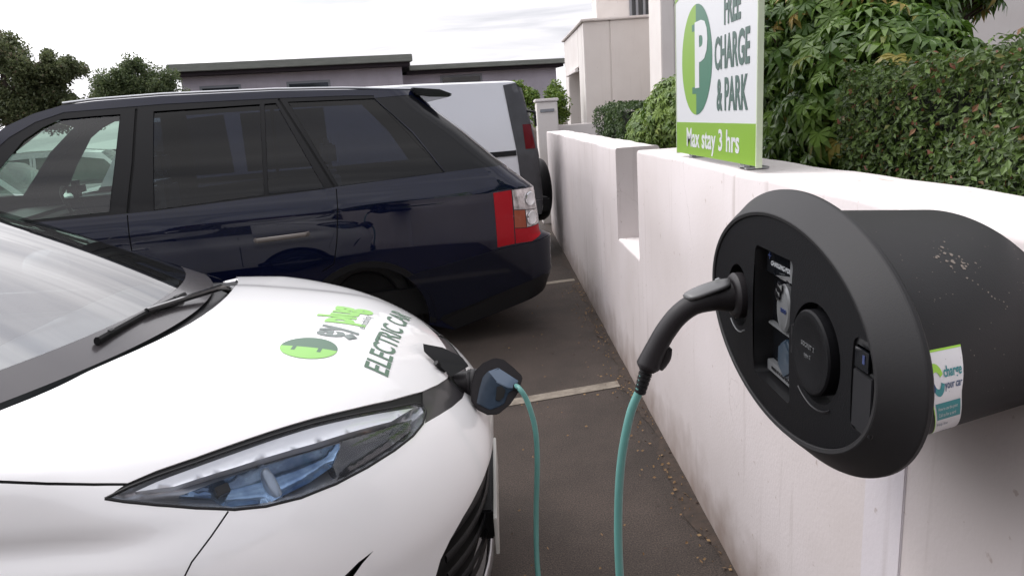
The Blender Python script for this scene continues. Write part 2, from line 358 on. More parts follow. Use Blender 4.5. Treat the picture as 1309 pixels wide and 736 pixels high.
# bay lines, parallel to the parked cars
M_line=mat('road_paint',(.14,.115,.09),.8,var=.0,col2=(.27,.235,.19),scale=14,detail=6,bump=.3)
dirx,diry=math.cos(R(14)),math.sin(R(14))
def bay(x,y,l,w=.09,name='bay_line'):
    a=Vector((x,y,.004)); d=Vector((dirx,diry,0)); n=Vector((-diry,dirx,0))*w/2
    o=pyobj(name,[a+n,a-n,a-n-d*l,a+n-d*l],[(0,1,2,3)],M_line,None,False); tag(o,kind='structure')
bay(.70,3.90,4.9); bay(.70,6.62,4.9); bay(.70,9.35,4.9)
# dirt and dead leaves gathered along the wall foot
M_dirt=mat('wall_foot_dirt',(.058,.040,.030),.95,col2=(.034,.026,.021),scale=25,bump=.5)
mb=MB()
xs=[];n=150
for i in range(n+1):
    y=-1+i*.08; w=.055+.022*math.sin(y*5.3)+.014*math.sin(y*13+1)+.012*random.random()
    xs.append((y,w))
v=[];f=[]
for y,w in xs: v+=[(.728,y,.010),(.728-w*.5,y,.008),(.728-w,y,.0045)]
for i in range(n): f+=[(3*i,3*i+1,3*i+4,3*i+3),(3*i+1,3*i+2,3*i+5,3*i+4)]
o=pyobj('wall_foot_dirt',v,[q[::-1] for q in f],M_dirt,None,True); tag(o,kind='stuff',label='brown dirt and leaf crumbs gathered along the foot of the white wall',cat='dirt')
M_leaf_dead=mat('dead_leaf',(.12,.06,.025),.8,col2=(.25,.16,.07),scale=3)
v=[];f=[]
for i in range(520):
    y=random.uniform(.8,6.5); x=.715-abs(random.gauss(0,.085))
    if random.random()<.22: x=random.uniform(-.3,.7)
    r=random.uniform(.003,.011); a=random.uniform(0,6.28); k=len(v)
    v+=[(x+r*math.cos(a),y+r*math.sin(a),.012+random.random()*.004),(x+r*.5*math.cos(a+1.6),y+r*.5*math.sin(a+1.6),.014+random.random()*.004),(x-r*math.cos(a),y-r*math.sin(a),.011),(x-r*.5*math.cos(a+1.6),y-r*.5*math.sin(a+1.6),.010)]
    f.append((k,k+1,k+2,k+3))
o=pyobj('leaf_litter',v,f,M_leaf_dead,None,False); tag(o,kind='stuff',label='small crumbs of dead leaf and grit scattered beside the wall',cat='leaf litter')

# ---- the white wall: near run, slot with a low sill, far run
def wall_run(name,y0,y1,h0,h1,parent,x0=.722,x1=.985):
    """rendered run with a slightly uneven, softly worn arris"""
    ny=max(2,int((y1-y0)/.12)); prof=[(x0+.004,-.02),(x0,.05),(x0,.35),(x0,.7),(x0,1.0),(x0,-1),(x0+.004,-2),(x0+.012,-3),(x0+.09,-3),(x0+.17,-3),(x1-.012,-3),(x1,-1),(x1,.6),(x1,-.02)]
    v=[];f=[]
    for j in range(ny+1):
        y=y0+(y1-y0)*j/ny; h=h0+(h1-h0)*j/ny
        w=.0022*math.sin(y*5.1)+.0018*math.sin(y*13.7+1)
        for (x,z) in prof:
            zz={-1:h-.012,-2:h-.004,-3:h}.get(z,min(z,h-.02*(2-z)))
            v.append((x+(w if z!=-.02 else 0),y,zz+(w*.8 if z<-.5 else 0)))
    m=len(prof)
    for j in range(ny):
        for i in range(m-1): f.append((j*m+i,(j+1)*m+i,(j+1)*m+i+1,j*m+i+1))
    f.append(tuple(range(m))[::1]); f.append(tuple(ny*m+i for i in range(m))[::-1])
    mi=[0]*len(f)
    o=pyobj(name,v,f,[M_wall,M_toplit],parent,True)
    for p in o.data.polygons:
        if abs(p.normal.z)>.6: p.material_index=1
    sharp(o,40); return o
w1=empty('boundary_wall',(.85,1.3,0),label='long low white rendered wall that carries the black charging unit and the sign',cat='wall')
def rel(o,root):
    o.parent=root; o.matrix_parent_inverse=Matrix.Translation(-root.location); return o
def wrel(objs,root):
    for o in objs: rel(o,root)
wrel([wall_run('wall_body',-1.6,3.60,1.362,1.362,None)],w1)
# thin raised strip of paler, slightly lilac render below the charger
mb=MB(); mb.box((.716,1.165,.02),(.7235,1.30,1.02)); o=mb.build('wall_strip',render_mat('strip_render',(.66,.625,.65),(.60,.56,.585),.3),None,bevel=.002); rel(o,w1)
w2=empty('boundary_wall',(.85,6.6,0),label='farther run of the white wall, past the notch, beside the dark cars',cat='wall')
wrel([wall_run('wall_body',4.25,9.6,1.345,1.345,None)],w2)
o=wall_run('sill',3.6002,4.2498,.80,.80,None); rel(o,w2)
# ground behind the wall
M_soil=mat('soil',(.05,.035,.025),.95,var=.4,scale=12,bump=.6)
mb=MB(); mb.box((.988,-3,0),(14,3.58,1.22)); mb.box((.988,4.27,0),(14,30,1.22)); o=mb.build('planting_bed',M_soil,None); tag(o,kind='structure')
mb=MB(); mb.box((.99,3.585,0),(14,4.265,.79)); o=mb.build('side_path',mat('path_concrete',(.34,.32,.30),.85,var=.15,scale=5,bump=.3),None); tag(o,kind='structure')

# ---- buildings
def bbox_build(name,boxes,m,parent,bevel=.0):
    mb=MB()
    for a,b in boxes: mb.box(a,b)
    return mb.build(name,m,parent,bevel=bevel)
M_winglass=mat('window_glass',(.02,.025,.03),.06,0,.5)
M_frame=mat('window_frame',(.25,.26,.28),.5)
M_lav=render_mat('lavender_render',(.54,.50,.555),(.47,.435,.48),.25)
M_fascia=mat('roof_fascia',(.20,.21,.185),.6,var=.15,scale=2,stretch=(1,1,6))
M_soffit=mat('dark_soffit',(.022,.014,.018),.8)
b=empty('low_building',(-12.55,29.2,0),R(15),label='long low flat-roofed lavender building behind the parked cars',cat='building')
bbox_build('wall',[((.35,.7,0),(9.3,10,4.0)),((9.301,1.9,0),(16.9,10,3.72))],M_lav,b)
bbox_build('roof',[((0,0,4.16),(9.7,11,4.46)),((9.71,1.2,3.86),(17.3,11,4.08))],M_fascia,b,.02)
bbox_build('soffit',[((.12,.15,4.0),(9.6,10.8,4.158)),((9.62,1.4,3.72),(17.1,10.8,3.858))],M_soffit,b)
for i,(x0,x1,y) in enumerate([(1.0,2.6,.67),(4.4,6.2,.67),(11.2,13.2,1.87)]):
    w=bbox_build('window',[((x0,y,2.5),(x1,y+.05,3.62))],M_frame,b,.01)
    g=bbox_build('pane',[((x0+.1,y-.012,2.6),(x1-.1,y-.004,3.52))],M_winglass,w)
b2=empty('end_post',(4.0,34.2,0),label='thin white downpipe post at the right end of the low lavender building',cat='post')
mb=MB(); mb.tube([(0,0,0),(0,0,3.75)],.12,12); mb.build('pipe',M_cap,b2,smooth=True)
for z in (1.2,2.9):
    mb=MB(); mb.tube([(0,0,z),(0,0,z+.12)],.16,12); mb.build('pipe_clip',M_frame,b2,smooth=True)

b=empty('white_building',(6,14,0),label='tall white rendered building with a porch block rising behind the wall and shrubs',cat='building')
mainb=rel(bbox_build('wall',[((2.95,11.8,0),(15,12.9,7.2)),((4.6,12.901,0),(14.9,16.19,7.1)),((2.45,16.2,0),(15,16.9,6.9)),((4.4,16.901,0),(14.9,22,6.8))],M_bld,None,.02),b)
# porch block with a deep door recess in its car park side
def porch():
    X0,Y0,Y1,X1=1.85,14.0,17.6,3.6; H=3.20
    mb=MB()
    mb.box((X0+.5,Y0,0),(X1,Y0+.3,H))           # front wall
    mb.box((X0,Y0,0),(X0+.5,Y0+.3,H))
    mb.box((X0,Y0+.302,0),(X0+.3,Y0+.9,H-.004)) # pier
    mb.box((X0,Y0+.902,2.45),(X0+.3,Y1,H-.006)) # lintel
    mb.box((X0,Y1-.7,0),(X0+.3,Y1-.002,2.448))
    mb.box((X0+.9,Y0+.302,0),(X0+1.0,Y1,H-.2))  # back of the recess
    mb.box((X0+.302,Y0+.302,H-.3),(X1,Y1,H-.008))
    return mb.build('porch',M_bld,None,bevel=.015)
rel(porch(),b)
mb=MB(); mb.box((1.80,13.95,3.202),(3.65,17.7,3.25)); rel(mb.build('porch_coping',M_cap,None,bevel=.012),b)
mb=MB(); mb.box((1.78,15.0,2.36),(1.848,16.8,2.44)); rel(mb.build('door_hood',M_cap,None,bevel=.01),b)
mb=MB(); mb.box((2.62,15.0,1.2),(2.68,16.6,2.5)); d=rel(mb.build('door',mat('door_grey',(.10,.10,.11),.5),None,bevel=.005),b)
# pilaster of the main block
mb=MB(); mb.box((2.74,11.55,0),(2.948,12.4,7.1)); rel(mb.build('pilaster',M_bld,None,bevel=.012),b)
# first-floor window with three uprights
mb=MB(); x0,x1,y,z0,z1=2.92-.06,0,0,0,0
def upwin(x0,x1,y,z0,z1,nbar):
    mb=MB(); mb.box((x0,y-.05,z0),(x1,y-.002,z1)); fr=rel(mb.build('window',M_frame,None,bevel=.006),b)
    mb=MB(); mb.box((x0+.05,y-.062,z0+.05),(x1-.05,y-.054,z1-.05)); g=mb.build('pane',M_winglass,None); g.parent=fr
    mb=MB()
    for k in range(1,nbar): 
        xx=x0+(x1-x0)*k/nbar; mb.box((xx-.025,y-.085,z0),(xx+.025,y-.065,z1))
    q=mb.build('glazing_bar',M_frame,None); q.parent=fr

upwin(3.16,3.78,16.2,3.40,4.9,4)
upwin(8.2,9.6,11.8,3.3,4.6,3)
# pier and low wall far along, by the far end of the car park
b=empty('gate_pier',(.80,10.4,0),label='white rendered gate pier with a dark name plate at the far end of the wall',cat='pier')
mb=MB(); mb.box((.655,10.3,0),(.95,10.7,1.74)); rel(mb.build('shaft',M_bld,None,bevel=.01),b)
mb=MB(); mb.box((.635,10.28,1.742),(.97,10.72,1.785)); rel(mb.build('pier_cap',M_cap,None,bevel=.01),b)
mb=MB(); mb.box((.70,10.285,1.60),(.90,10.298,1.64)); rel(mb.build('name_plate',M_frame,None,bevel=.002),b)
b=empty('garden_wall',(1.4,11,0),label='low white garden wall joining the gate pier to the porch block',cat='wall')
mb=MB(); mb.box((.951,10.5,0),(1.85,10.68,1.40)); rel(mb.build('wall_body',M_bld,None,bevel=.008),b)

# ------------------------------------------------------------------ vegetation
def leafmat(name,c1,c2,c3,scale=30,rough=.45,trans=.25):
    m=mat(name,c1,rough); N=m.node_tree.nodes; L=m.node_tree.links; b=N['Principled BSDF']
    g=N.new('ShaderNodeNewGeometry'); r=N.new('ShaderNodeValToRGB'); e=r.color_ramp.elements
    e[0].color=(*c1,1); e[1].color=(*c2,1); e[1].position=.94; k=e.new(.985); k.color=(*c3,1); L.new(g.outputs['Random Per Island'],r.inputs[0]); L.new(r.outputs[0],b.inputs['Base Color'])
    t=N.new('ShaderNodeBsdfTranslucent'); L.new(r.outputs[0],t.inputs[0]); mx=N.new('ShaderNodeMixShader'); mx.inputs[0].default_value=trans
    L.new(b.outputs[0],mx.inputs[1]); L.new(t.outputs[0],mx.inputs[2]); L.new(mx.outputs[0],N['Material Output'].inputs[0])
    return m
def rv(): 
    while True:
        v=Vector((random.uniform(-1,1),random.uniform(-1,1),random.uniform(-1,1)))
        if .05<v.length<1: return v.normalized()
def leaf(V,F,c,n,d,l,w):
    """pointed folded leaf, c centre, n normal, d direction"""
    d=(d-n*d.dot(n)).normalized(); s=n.cross(d); k=len(V)
    V+=[tuple(c-d*l*.5),tuple(c+s*w*.5+n*w*.12-d*l*.05),tuple(c+d*l*.5-n*l*.1),tuple(c-s*w*.5+n*w*.12-d*l*.05)]
    F.append((k,k+1,k+2)); F.append((k,k+2,k+3))
M_hedge=leafmat('hedge_leaf',(.036,.064,.014),(.115,.185,.038),(.24,.085,.05),trans=.25)
M_hedge2=leafmat('small_hedge_leaf',(.03,.06,.015),(.07,.12,.03),(.10,.14,.04))
M_aralia=leafmat('aralia_leaf',(.060,.13,.018),(.17,.28,.045),(.44,.31,.08),rough=.4,trans=.3)
M_bush=leafmat('bush_leaf',(.075,.14,.022),(.21,.31,.055),(.30,.34,.09))
M_tree=leafmat('tree_leaf',(.085,.11,.05),(.19,.22,.10),(.20,.16,.10),trans=.4)
M_tree2=leafmat('pine_leaf',(.075,.115,.05),(.17,.21,.09),(.17,.19,.09),trans=.4)
M_twig=mat('twig',(.07,.045,.032),.9,var=.3,scale=20)
M_bark=mat('bark',(.085,.065,.05),.9,var=.4,scale=8,bump=.6,stretch=(1,1,.3))
def hedge(name,x0,x1,y0,y1,z0,z1,n,l,label,m,cat='hedge',red=0):
    root=empty(name,((x0+x1)/2,(y0+y1)/2,z0),label=label,cat=cat)
    V=[];F=[]
    def hz(x,y): return z1+.018*math.sin(y*7+x*3)+.014*math.sin(y*17+2)
    A=[('x',(y1-y0)*(z1-z0)*1.6),('t',(y1-y0)*(x1-x0)),('y',(x1-x0)*(z1-z0)*.8)]
    tot=sum(a for _,a in A)
    for i in range(n):
        r=random.random()*tot; dp=abs(random.gauss(0,.022)); bump=random.uniform(-.010,.014)
        if r<A[0][1]:
            y=random.uniform(y0,y1); z=random.uniform(z0,z1)
            b=.022*math.sin(y*9+z*4)+.016*math.sin(z*15+y*6)
            c=Vector((x0+dp+b+bump,y,min(z,hz(x0,y)))); nn=Vector((-1,0,.35))
        elif r<A[0][1]+A[1][1]:
            x=random.uniform(x0,x1); y=random.uniform(y0,y1); c=Vector((x,y,hz(x,y)-dp+bump+.012)); nn=Vector((-.1,0,1))
        else:
            x=random.uniform(x0,x1); z=random.uniform(z0,z1); e=random.random()<.5; c=Vector((x,(y0+dp) if e else (y1-dp),z)); nn=Vector((0,-1 if e else 1,.3))
        nn=(nn.normalized()+rv()*.85).normalized(); s=random.uniform(.65,1.2)
        leaf(V,F,c,nn,rv(),l*s,l*s*.52)
    rel(pyobj('foliage',V,F,m,None,False),root)
    # twiggy heart of the hedge, seen through the gaps
    V=[];F=[];q=MB()
    for i in range(int((y1-y0)*60)):
        y=random.uniform(y0+.03,y1-.03); x=random.uniform(x0+.18,x1-.15); p=Vector((x,y,z0-.02)); pts=[p]
        for k in range(4): p=p+Vector((random.uniform(-.03,.03),random.uniform(-.03,.03),(z1-z0)/4.7)); pts.append(p)
        q.tube(pts,[.006,.005,.004,.003,.002],4,cap=False)
    rel(q.build('stems',M_twig,None),root)
    mb=MB(); mb.box((x0+.07,y0+.06,z0-.03),(x1-.05,y1-.06,z1-.06)); rel(mb.build('dark_core',mat('dark_core',(.010,.014,.006),.95,var=.6,scale=40,bump=1),None),root)  # near-black box filling the middle behind the leaves
    return root
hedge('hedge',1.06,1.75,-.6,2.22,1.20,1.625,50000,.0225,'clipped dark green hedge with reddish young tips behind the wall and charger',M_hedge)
# red shoot tips standing above the top
M_red=mat('red_shoot',(.30,.05,.05),.5,var=.3,scale=30)
h2=hedge('hedge',1.10,1.75,6.1,7.6,1.20,1.60,6000,.035,'short clipped hedge block in front of the white porch, left of the pale green bush',M_hedge2)
def palmate(V,F,c,n,d,r,lobes=7):
    """lobed hand-shaped leaf, drooping lobes"""
    d=(d-n*d.dot(n)).normalized(); s=n.cross(d); k=len(V); V.append(tuple(c))
    pts=[]
    for i in range(lobes):
        a=(i-(lobes-1)/2)*R(38); L=r*(1-.10*abs(i-(lobes-1)/2))*random.uniform(.9,1.05)
        da=math.cos(a); sa=math.sin(a); tip=c+(d*da+s*sa)*L-n*L*.42; 
        a2=a+R(14); a1=a-R(14)
        p1=c+(d*math.cos(a1)+s*math.sin(a1))*L*.60-n*L*.06; p2=c+(d*math.cos(a2)+s*math.sin(a2))*L*.62-n*L*.06
        v1=c+(d*math.cos(a-R(19))+s*math.sin(a-R(19)))*L*.46+n*L*.02
        pts+=[v1,p1,tip,p2]
    a=((lobes-1)/2)*R(38)+R(19); pts.append(c+(d*math.cos(a)+s*math.sin(a))*r*.25)
    V+= [tuple(p) for p in pts]
    for i in range(lobes):
        b=k+1+i*4; F.append((k,b,b+1,b+3)); F.append((b+1,b+2,b+3)); F.append((k,b+3,b+4))
def shrub(name,blobs,n,r,label,m,base,cat='shrub',stems=14):
    root=empty(name,base,label=label,cat=cat); V=[];F=[]; q=MB(); B=Vector(base); tips=[]
    for i in range(n):
        c,rad=random.choices(blobs,weights=[b[1][0]*b[1][1]*b[1][2] for b in blobs])[0]
        u=rv(); k=random.uniform(.62,1.0)**.6
        p=Vector((c[0]+u.x*rad[0]*k,c[1]+u.y*rad[1]*k,c[2]+u.z*rad[2]*k))
        if p.z<B.z+.05 or (p.x<1.02 and p.z<1.42): continue
        out=(Vector((u.x,u.y,u.z*.5+.75))).normalized(); nn=(out+rv()*.45).normalized(); d=Vector((u.x,u.y,-.25))+rv()*.4
        palmate(V,F,p,nn,d,r*random.uniform(.7,1.15))
        if i%6==0: tips.append((p,nn,d))
    rel(pyobj('foliage',V,F,m,None,False),root)
    for p,nn,d in tips:
        a=B+Vector((random.uniform(-.12,.12),random.uniform(-.12,.12),0)); mid=a.lerp(p,.55)+Vector((0,0,.12))
        q.tube([a,mid,p],[.011,.008,.003],5,cap=False)
    rel(q.build('stems',M_twig,None,smooth=True),root); return root
shrub('aralia_shrub',[((1.36,2.50,1.52),(.33,.34,.34)),((1.42,2.95,1.72),(.42,.45,.40)),((1.30,3.3,1.55),(.30,.42,.33)),((1.55,3.05,2.15),(.45,.5,.42)),((1.25,2.75,1.45),(.22,.25,.20)),((1.95,3.2,2.05),(.32,.3,.22)),((1.3,3.5,2.2),(.4,.4,.4))],7600,.078,'big glossy hand-leaved shrub with a few yellowed leaves beside the sign',M_aralia,(1.45,3.1,1.2))
shrub('round_bush',[((1.32,4.95,1.52),(.27,.40,.26)),((1.45,4.6,1.66),(.27,.35,.24)),((1.2,5.4,1.40),(.18,.4,.18))],2600,.060,'pale green bush growing behind the wall just left of the sign',M_bush,(1.38,4.9,1.2),'bush')
def tree(name,base,h,crowns,n,l,label,m,cat='tree',lean=(0,0),group=None,tr=.14):
    root=empty(name,base,label=label,cat=cat,group=group); B=Vector(base); q=MB(); V=[];F=[]
    top=B+Vector((lean[0],lean[1],h)); tk=[B.lerp(top,k/6)+Vector((math.sin(k*1.7)*.10,math.cos(k*2.1)*.10,0))*(k>0) for k in range(7)]
    q.tube(tk,[tr*(1-.13*k) for k in range(7)],9,cap=False)
    br=MB(); subs=[]
    for c,rad in crowns:
        C=Vector(c); j=min(5,max(1,int((C.z-B.z)/h*5))); a=tk[j]; mid=a.lerp(C,.5)+Vector((0,0,.12*rad[0])); br.tube([a,mid,C],[tr*.45,tr*.3,tr*.12],6,cap=False)
        for k in range(int(9+14*rad[0]*rad[1])):
            u=rv(); kk=random.uniform(.45,1); s=Vector((C.x+u.x*rad[0]*kk,C.y+u.y*rad[1]*kk,C.z+u.z*rad[2]*kk)); subs.append((s,random.uniform(.22,.50)*rad[0]**.5))
            br.tube([C,C.lerp(s,.5)+rv()*.06,s],[tr*.12,tr*.07,tr*.03],4,cap=False)
    for i in range(n):
        s,r=random.choice(subs); p=s+rv()*r*random.random()**.5
        leaf(V,F,p,(Vector((0,0,.7))+rv()).normalized(),rv(),l*random.uniform(.6,1.3),l*.5)
    rel(q.build('trunk',M_bark,None,smooth=True),root); o=br.build('limbs',M_bark,None,smooth=True); rel(o,root); rel(pyobj('crown',V,F,m,None,False),root)
    return root
tree('tree',(-14.6,22,0),4.7,[((-14.2,22,4.45),(.75,.9,.55)),((-13.1,21.8,3.95),(.75,.8,.42)),((-12.35,22,3.75),(.45,.5,.28)),((-13.6,22.3,3.2),(.8,.8,.45)),((-12.7,22,2.9),(.5,.6,.35)),((-14.9,22,3.4),(.9,.9,.8)),((-15.3,22,4.6),(.9,.9,.8)),((-13.9,22,2.9),(1.2,.9,.6)),((-12.5,22,2.5),(.8,.7,.5)),((-13.2,22,3.6),(.8,.7,.4))],42000,.115,'spreading tree with gaps in its crown at the far left edge behind the dark car',M_tree,lean=(.5,0),tr=.17)
tree('tree',(-12.2,26,0),4.2,[((-12.35,26,4.0),(.6,.6,.52)),((-12.9,26,3.55),(.85,.7,.48)),((-11.7,26,3.5),(.85,.7,.46)),((-12.3,26,3.0),(1.3,.9,.6)),((-13.6,26,3.1),(.6,.6,.5)),((-11.2,26,3.0),(.6,.6,.5))],26000,.10,'small rounded tree left of the low lavender building',M_tree2,tr=.13)
tree('roadside_bush',(1.0,14.5,0),1.5,[((.62,14.5,2.02),(.16,.3,.12)),((.80,14.5,1.85),(.16,.3,.14)),((1.28,14.4,1.98),(.14,.25,.20)),((1.36,14.2,1.65),(.16,.25,.25)),((1.1,14.4,1.5),(.3,.3,.25))],5500,.075,'leafy green bush growing behind the white gate pier',M_bush,'bush',tr=.06)

# ------------------------------------------------------------------ added out of view behind the camera for dark reflections: brick offices, trees
M_brick=mat('brick',(.13,.065,.045),.85,var=.3,scale=3)
bk=empty('unseen_brick_building',(-6,-16,0),label='unseen two-storey brick offices added behind the camera to darken reflections',cat='building')
rel(bbox_build('wall',[((-22,-26,0),(6,-16,6.0))],M_brick,None),bk)
rel(bbox_build('roof',[((-22.5,-26.5,6.002),(6.5,-15.5,6.4))],M_soffit,None,.02),bk)
for fl in (1.0,3.9):
    for i in range(9):
        x=-21+i*3.0; w=rel(bbox_build('window',[((x,-16.04,fl),(x+1.6,-15.96,fl+1.3))],M_cap,None,.01),bk)
        g=bbox_build('pane',[((x+.08,-15.955,fl+.08),(x+1.52,-15.945,fl+1.22))],M_winglass,None); g.parent=w
for i,(x,y,h) in enumerate([(-19,-9,6.5),(-14.5,-11,7.5),(10,-12,7.0),(5.5,-13,6.0)]):
    tree('tree',(x,y,0),h,[((x,y,h*.62),(2.0,1.8,1.6)),((x+1.2,y,h*.5),(1.5,1.4,1.1)),((x-1.3,y,h*.55),(1.5,1.4,1.2)),((x,y,h*.85),(1.4,1.3,1.1))],3500,.32,['added unseen broad tree beyond the far end of the brick offices','added unseen taller broad tree near the left corner of the brick offices','added unseen tall tree right of the brick offices','added unseen lower tree in front of the right end of the brick offices'][i],M_tree,tr=.2)

# ------------------------------------------------------------------ wall charging unit
M_shell=mat('charger_shell',(.0150,.0145,.0155),.55,spec=.30,var=.10,scale=6,bump=.04,bscale=420)
M_face=mat('charger_face',(.0048,.0048,.0058),.5,spec=.12,bump=.10,bscale=400)
M_chtrim=mat('charger_trim',(.010,.010,.011),.35)
M_screen=mat('screen_glass',(.006,.007,.009),.05,0,1)
M_silver=mat('silver_print',(.15,.155,.16),.4,.3)
M_padblue=mat('reader_blue',(.018,.035,.055),.3,0,.4)
M_ink=mat('grey_ink',(.42,.44,.46),.5)
M_leds=mat('blue_pictogram',(.02,.035,.12),.4)
M_whitevinyl=mat('white_vinyl',(.72,.72,.74),.35)
M_tealvinyl=mat('teal_vinyl',(.03,.25,.27),.35)
M_greenvinyl=mat('green_vinyl',(.33,.62,.06),.35)
M_bluevinyl=mat('blue_vinyl',(.015,.06,.16),.35)
CY,CZ=1.055,1.230; FX=.420
ch=empty('wall_charger',(.72,CY,CZ),label='oval matt black wall-mounted charging unit bolted to the white wall',cat='charger')
def ell(x,cy,cz,a,b,n=96,p=2.0):
    out=[]
    for k in range(n):
        t=2*math.pi*k/n; c,s=math.cos(t),math.sin(t)
        out.append((x,cy+a*math.copysign(abs(c)**(2/p),c),cz+b*math.copysign(abs(s)**(2/p),s)))
    return out
def loftrings(rings,cap0=True,cap1=True,flip=False):
    n=len(rings[0]); v=[p for r in rings for p in r]; f=[]
    for i in range(len(rings)-1):
        for k in range(n): f.append((i*n+k,i*n+(k+1)%n,(i+1)*n+(k+1)%n,(i+1)*n+k))
    if cap0: f.append(tuple(range(n))[::-1])
    if cap1: f.append(tuple((len(rings)-1)*n+k for k in range(n)))
    if flip: f=[q[::-1] for q in f]
    return v,f
# body: elliptical drum from the bezel back to the wall
def body_ring(x,n=128):
    t=(x-.455)/(.722-.455); return ell(x,1.062+.045*t,1.226,.312-.045*t,.170-.022*t,n)
v,f=loftrings([body_ring(x) for x in (.455,.47,.52,.58,.64,.70,.7215)])
o=pyobj('drum',v,f,M_shell,None,True); sharp(o,50); rel(o,ch)
# bezel: sloped outer flange round the face
prof=[(.434,.3022,.1622),(.4222,.3024,.1624),(.4208,.3036,.1634),(.4204,.3066,.1660),(.4197,.3095,.168),(.4205,.3115,.1695),(.4300,.3215,.1785),(.4400,.3315,.1870),(.4500,.3415,.1955),(.4560,.3480,.2010),(.4580,.3492,.2018),(.4625,.3490,.2015),(.4660,.345,.198),(.467,.338,.191),(.467,.29,.15)]
v,f=loftrings([ell(x,CY+.004,CZ-.001,a,b,160) for x,a,b in prof],False,False)
o=pyobj('bezel',v,f,M_shell,None,True); sharp(o,12); rel(o,ch)
# face plate with openings: rectangular window, two round sockets, label slot
def rrect(cy,cz,w,h,r,n=8):
    P=[]
    for (sx,sy,a0) in ((1,1,0),(-1,1,90),(-1,-1,180),(1,-1,270)):
        for k in range(n+1):
            a=R(a0+90*k/n); P.append((cy+sx*(w/2-r)+r*math.cos(a),cz+sy*(h/2-r)+r*math.sin(a)))
    return P
def circ(cy,cz,r,n=48,ry=None): return [(cy+r*math.cos(2*math.pi*k/n),cz+(ry or r)*math.sin(2*math.pi*k/n)) for k in range(n)]
WIN=rrect(1.060,1.228,.150,.222,.012); S1=circ(1.215,1.232,.056); S2=circ(.905,1.228,.070); LB=rrect(.784,1.224,.050,.120,.012)
outer=[(p[1],p[2]) for p in ell(0,CY+.004,CZ-.001,.3014,.1615,160)]
vs,res=cut_sheet(outer,[('win',WIN),('s1',S1),('s2',S2),('lb',LB)],.012)
def dome(y,z):
    e=((y-CY)/.305)**2+((z-CZ)/.1645)**2; return FX+.004*e-.004*(1-min(1,e))
P3=[(dome(y,z),y,z) for y,z in vs]
o=sheet_obj('face_plate',P3,res['rest'],M_face,None); rel(o,ch)
def recess(name,poly,depth,m,floor=True,mfl=None):
    n=len(poly); v=[(dome(*p),p[0],p[1]) for p in poly]+[(FX+depth,p[0],p[1]) for p in poly]
    f=[(k,(k+1)%n,n+(k+1)%n,n+k) for k in range(n)]
    mi=[0]*n
    if floor: f.append(tuple(range(n,2*n))); mi.append(1)
    o=pyobj(name,v,f,[m,mfl or m],None,False,mi); rel(o,ch); return o
recess('module_recess',WIN,.032,M_chtrim,True,M_screen)
recess('socket_recess',S1,.030,M_chtrim); recess('socket_recess',S2,.022,M_chtrim)
recess('label_recess',LB,.005,M_chtrim)
def text_mesh(name,body,size,mat_,M,parent=None,extrude=.0006,bold=0,align='CENTER',wid=1,depth_fn=None,spacing=1):
    cu=bpy.data.curves.new(name,'FONT'); cu.body=body; cu.size=size; cu.extrude=extrude; cu.offset=bold; cu.align_x=align; cu.align_y='CENTER'; cu.resolution_u=3; cu.space_character=spacing
    t=bpy.data.objects.new(name,cu); COL.objects.link(t); bpy.context.view_layer.update()
    me=bpy.data.meshes.new_from_object(t.evaluated_get(bpy.context.evaluated_depsgraph_get())); bpy.data.objects.remove(t); bpy.data.curves.remove(cu)
    me.name=name; me.materials.clear()
    for v in me.vertices:
        p=Vector((v.co.x*wid,v.co.y,v.co.z)); v.co=(M@p) if not depth_fn else depth_fn(p)
    return link(name,me,mat_,parent,False)
# frame for things printed on planes facing -X: text x -> -Y, text y -> +Z
def MX(x,y,z,tilt=0):
    return frame((x,y,z),(-1,0,0),(0,-1,0))
# modules inside the window
mb=MB(); mb.box((.436,.992,1.292),(.4515,1.128,1.336)); rel(mb.build('status_screen',M_screen,None,bevel=.003),ch)
mb=MB(); mb.box((.4345,.990,1.296),(.4355,1.030,1.332)); rel(mb.build('screen_corner',M_silver,None,bevel=.0003),ch)
o=text_mesh('screen_text','CHARGING POINT',.0105,M_ink,MX(.4355,1.062,1.312)); rel(o,ch)
o=text_mesh('screen_icon','+',.024,M_leds,MX(.4352,1.112,1.322)); rel(o,ch)
mb=MB(); mb.lathe([(.0,.0),(.030,.0),(.034,.003),(.034,.010),(.030,.013)][::-1],MX(.446,1.052,1.250)@Matrix.Diagonal((.72,1.15,1,1))); rel(mb.build('card_reader',M_silver,None,smooth=True),ch)
mb=MB(); mb.lathe([(.006,0),(.010,.003),(.006,.004)],MX(.4325,1.066,1.270),16); mb.lathe([(.006,0),(.010,.003),(.006,.004)],MX(.4325,1.058,1.283),16); rel(mb.build('ring_mark',M_gloss,None,smooth=True),ch)
o=text_mesh('reader_text','RFID',.010,M_leds,MX(.4322,1.046,1.247)); rel(o,ch)
hexp=[(.030*math.cos(R(60*k+30)),.034*math.sin(R(60*k+30))) for k in range(6)]
mb=MB(); mb.prism(hexp,MX(.450,1.045,1.168),.016); rel(mb.build('hex_button',M_padblue,None,bevel=.004),ch)
mb=MB(); mb.box((.4405,.994,1.204),(.4505,1.126,1.209)); rel(mb.build('divider_bar',M_silver,None,bevel=.001),ch)
mb=MB(); mb.box((.4395,.995,1.124),(.4505,1.125,1.142)); rel(mb.build('instruction_strip',M_silver,None,bevel=.001),ch)
o=text_mesh('strip_text','PRESENT CARD TO START',.0075,M_gloss,MX(.4388,1.060,1.133)); rel(o,ch)
